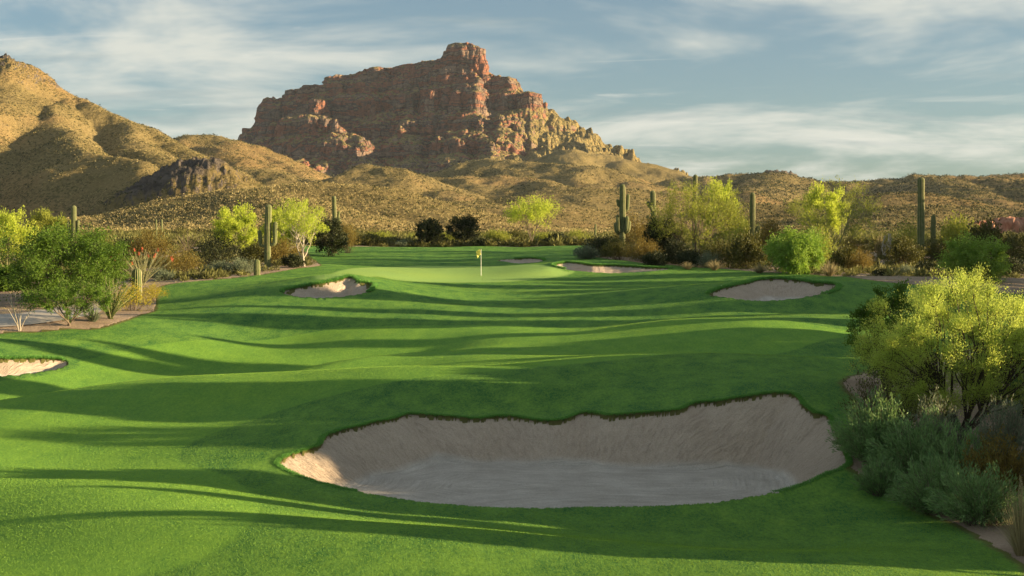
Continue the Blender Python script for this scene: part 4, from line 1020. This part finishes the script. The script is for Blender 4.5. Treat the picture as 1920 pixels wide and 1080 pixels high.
# short blades standing in the near turf
n = 1000000; px = rng.uniform(-120, 2040, n); D = 1 / rng.uniform(1 / 115., 1 / 19.5, n); x = (px - CX) / F * D
gs = sdist(GP[::4], x, D)[0]; k = gs > .12
m = D > 85; k[m] &= sdist(GREEN[::2], x[m], D[m])[0] < .3
for b in BUN:
    if b['nm'] != 'behind':
        P = b['P'][::2]; m = (x > b['bb'][0][0] - 1) & (x < b['bb'][1][0] + 1) & (D > b['bb'][0][1] - 1) & (D < b['bb'][1][1] + 1)
        ki = k[m]; ki &= sdist(P, x[m], D[m])[0] < -.04; k[m] = ki
x, D = x[k], D[k]; fa = sdist(FAIR[::4], x, D)[0] > 0
q = rng.normal(size=(len(x), 3)) * .45 + [0, 0, 1.]; sc_ = D / 25
g = Geo(); g.leaves(np.column_stack([x, D, Zbase(x, D) - .005]), norm(q) * (sc_ * np.where(fa, .8, 1.))[:, None], (.019), .0052, rng, np.clip(.18 + rng.rand(len(x)) * .42 + .22 * fa, 0, 1))
M['turf'] = mat_leaf('turf_blades', (.028, .15, .045), (.38, .62, .085), .35, (.50, .66, .06), k=1.)
setp(g.build('turf_blades', M['turf']), kind='stuff', label='short upright grass blades of the near turf')

# turf fringe along bunker lips: shaggy uncut grass
M['fringe'] = mat_leaf('shaggy_turf_blades', (.05, .18, .04), (.19, .42, .09), .3, (.26, .5, .07), k=1.)
M['fringedry'] = mat_leaf('dry_turf_roots', (.18, .10, .05), (.42, .28, .15), .2)
def fringe(b, per_m, l, back_only, rng):
    P = b['P']; Q = np.roll(P, -1, 0); n = int(len(P) * b['st'] * per_m); i = rng.randint(0, len(P), n); t = rng.rand(n, 1)
    p = P[i] * (1 - t) + Q[i] * t; e = norm(Q[i] - P[i]); nr = np.stack([e[:, 1], -e[:, 0]], 1); c = P.mean(0)
    # outward = away from the sand
    s = np.sign(sdist(P, p[:, 0] + nr[:, 0] * .05, p[:, 1] + nr[:, 1] * .05)[0]); nr = -nr * s[:, None] * 1.
    q = p + nr * rng.uniform(-.03, .13, (n, 1)) * (b['st'] / .05) ** .3
    zb = Zbase(q[:, 0], q[:, 1]); hi = zb > b['floor'] + .55
    k = hi; q, zb, nr, hi = q[k], zb[k], nr[k], hi[k]; n = len(q)
    base = np.column_stack([q, zb])
    d = norm(np.column_stack([-nr * rng.uniform(-.2, 1.0, (n, 1)), rng.uniform(.1, 1., n)]) + rng.normal(size=(n, 3)) * .35)
    return base, d, hi
fg = Geo(); dg = Geo()
for b in BUN:
    if b['nm'] == 'front': bs, d, hi = fringe(b, 1300, .06, True, rng); l = .055
    elif b['nm'] == 'far left': bs, d, hi = fringe(b, 900, .08, True, rng); l = .11
    else: bs, d, hi = fringe(b, 500, .1, True, rng); l = .16
    fg.leaves(bs, d, l, l * .10, rng, rng.rand(len(bs)))
    m = np.nonzero(hi)[0]; m = m[rng.rand(len(m)) < .22]
    dn = d[m].copy(); dn[:, 2] = -np.abs(dn[:, 2]) * .6; dg.leaves(bs[m] - [0, 0, .03], norm(dn), l * .55, l * .08, rng, rng.rand(len(m)))
setp(fg.build('lip_grass', M['fringe']), kind='stuff', label='shaggy uncut grass hanging over the bunker lips')
setp(dg.build('lip_roots', M['fringedry']), kind='stuff', label='dry brown grass roots under the bunker lips')

# ------------------------------------------------------------------ air
hx, hy0, hy1, hz0, hz1 = 4300, -500, 3600, -14, 345
Vb = [(x, y, z) for z in (hz0, hz1) for y in (hy0, hy1) for x in (-hx, hx)]
s = N('air'); s.t.links.new(s.n('ShaderNodeVolumePrincipled', inp={'Color': (.75, .86, 1., 1.), 'Density': HAZE, 'Anisotropy': .2}).outputs[0], s.out.inputs['Volume'])
setp(mesh_np('haze', Vb, np.array([(0,2,3,1),(4,5,7,6),(0,1,5,4),(2,6,7,3),(0,4,6,2),(1,3,7,5)]), s.m), kind='stuff', label='thin bluish air over the whole scene')

# ------------------------------------------------------------------ camera, sun, sky
cd = bpy.data.cameras.new('camera'); cam = bpy.data.objects.new('camera', cd); COL.objects.link(cam)
cam.location = (0, 0, HC); cam.rotation_euler = (math.pi / 2 - PITCH, 0, 0)
cd.sensor_width = 36; cd.lens = 36 * F / 1920; cd.clip_start = .3; cd.clip_end = 30000
scene.camera = cam
sd_ = bpy.data.lights.new('sun', 'SUN'); so = bpy.data.objects.new('sun', sd_); COL.objects.link(so)
sd_.energy = 5.0; sd_.angle = math.radians(.55); sd_.color = (1., .75, .43)
az, el = math.radians(SUN_AZ), math.radians(SUN_EL)
from mathutils import Vector
sv = Vector((math.cos(az) * math.cos(el), math.sin(az) * math.cos(el), math.sin(el)))
so.rotation_euler = sv.to_track_quat('Z', 'Y').to_euler(); so.location = (60, -20, 40)
wd = bpy.data.worlds.new('World'); scene.world = wd; wd.use_nodes = True; nt = wd.node_tree; nt.nodes.clear()
def wn(ty, inp=None, **k):
    x = nt.nodes.new(ty)
    for a, b in k.items(): setattr(x, a, b)
    for i, v in (inp or {}).items():
        if isinstance(v, bpy.types.NodeSocket): nt.links.new(v, x.inputs[i])
        else: x.inputs[i].default_value = v
    return x
sky = wn('ShaderNodeTexSky', sky_type='NISHITA', sun_disc=False, sun_elevation=el, sun_rotation=math.pi / 2 - az, air_density=1.0, dust_density=1.2, ozone_density=2.0, altitude=600)
tc = wn('ShaderNodeTexCoord').outputs['Generated']
sx = wn('ShaderNodeSeparateXYZ', {0: tc})
def wm_(op, a, b=0.): return wn('ShaderNodeMath', {0: a, 1: b}, operation=op).outputs[0]
zz = wm_('ADD', wm_('MAXIMUM', sx.outputs[2], 0.), .10)
U = wm_('DIVIDE', sx.outputs[0], zz); Vv = wm_('DIVIDE', sx.outputs[1], zz)
def cl(su, sv_, scale, det, dist, off):
    c = wn('ShaderNodeCombineXYZ', {0: wm_('MULTIPLY', wm_('ADD', U, wm_('MULTIPLY', Vv, .12)), su), 1: wm_('MULTIPLY', Vv, sv_), 2: off}).outputs[0]
    return wn('ShaderNodeTexNoise', {'Vector': c, 'Scale': scale, 'Detail': det, 'Roughness': .62, 'Distortion': dist}).outputs['Fac']
def mrw(v, a, b, c=0., d=1.): return wn('ShaderNodeMapRange', {0: v, 1: a, 2: b, 3: c, 4: d}, interpolation_type='SMOOTHSTEP').outputs[0]
n1 = cl(.8, .8, .95, 5, .35, 3.1); n2 = cl(.30, 1.1, 1.7, 5, .5, 8.4); n3 = cl(.5, 1.2, 1.9, 6, .7, 5.7)
def mixw(f, a, b):
    x = nt.nodes.new('ShaderNodeMix'); x.data_type = 'RGBA'
    for i, v in ((0, f), (6, a), (7, b)):
        if isinstance(v, bpy.types.NodeSocket): nt.links.new(v, x.inputs[i])
        else: x.inputs[i].default_value = v if i == 0 else (*v, 1)
    return x.outputs[2]
skyc = wn('ShaderNodeVectorMath', {0: sky.outputs[0], 1: (.031, .039, .042)}, operation='MULTIPLY').outputs[0]
cloud = mrw(n1, .40, .66, 0., .9)
skyc = mixw(.22, skyc, (.17, .195, .195))
c1 = mixw(cloud, skyc, (.26, .262, .232))
c2 = mixw(mrw(n2, .54, .72, 0., .55), c1, (.11, .14, .145))
c3 = mixw(mrw(n3, .56, .76, 0., .6), c2, (.30, .295, .26))
bg = wn('ShaderNodeBackground', {0: c3, 1: 1.0}); wo = wn('ShaderNodeOutputWorld', {0: bg.outputs[0]})
vs = scene.view_settings
scene.display_settings.display_device = 'sRGB'; vs.view_transform = 'Standard'; vs.look = 'None'; vs.gamma = 1; vs.exposure = 1.58
scene.cycles.max_bounces = 6; scene.cycles.diffuse_bounces = 3; scene.cycles.transparent_max_bounces = 6
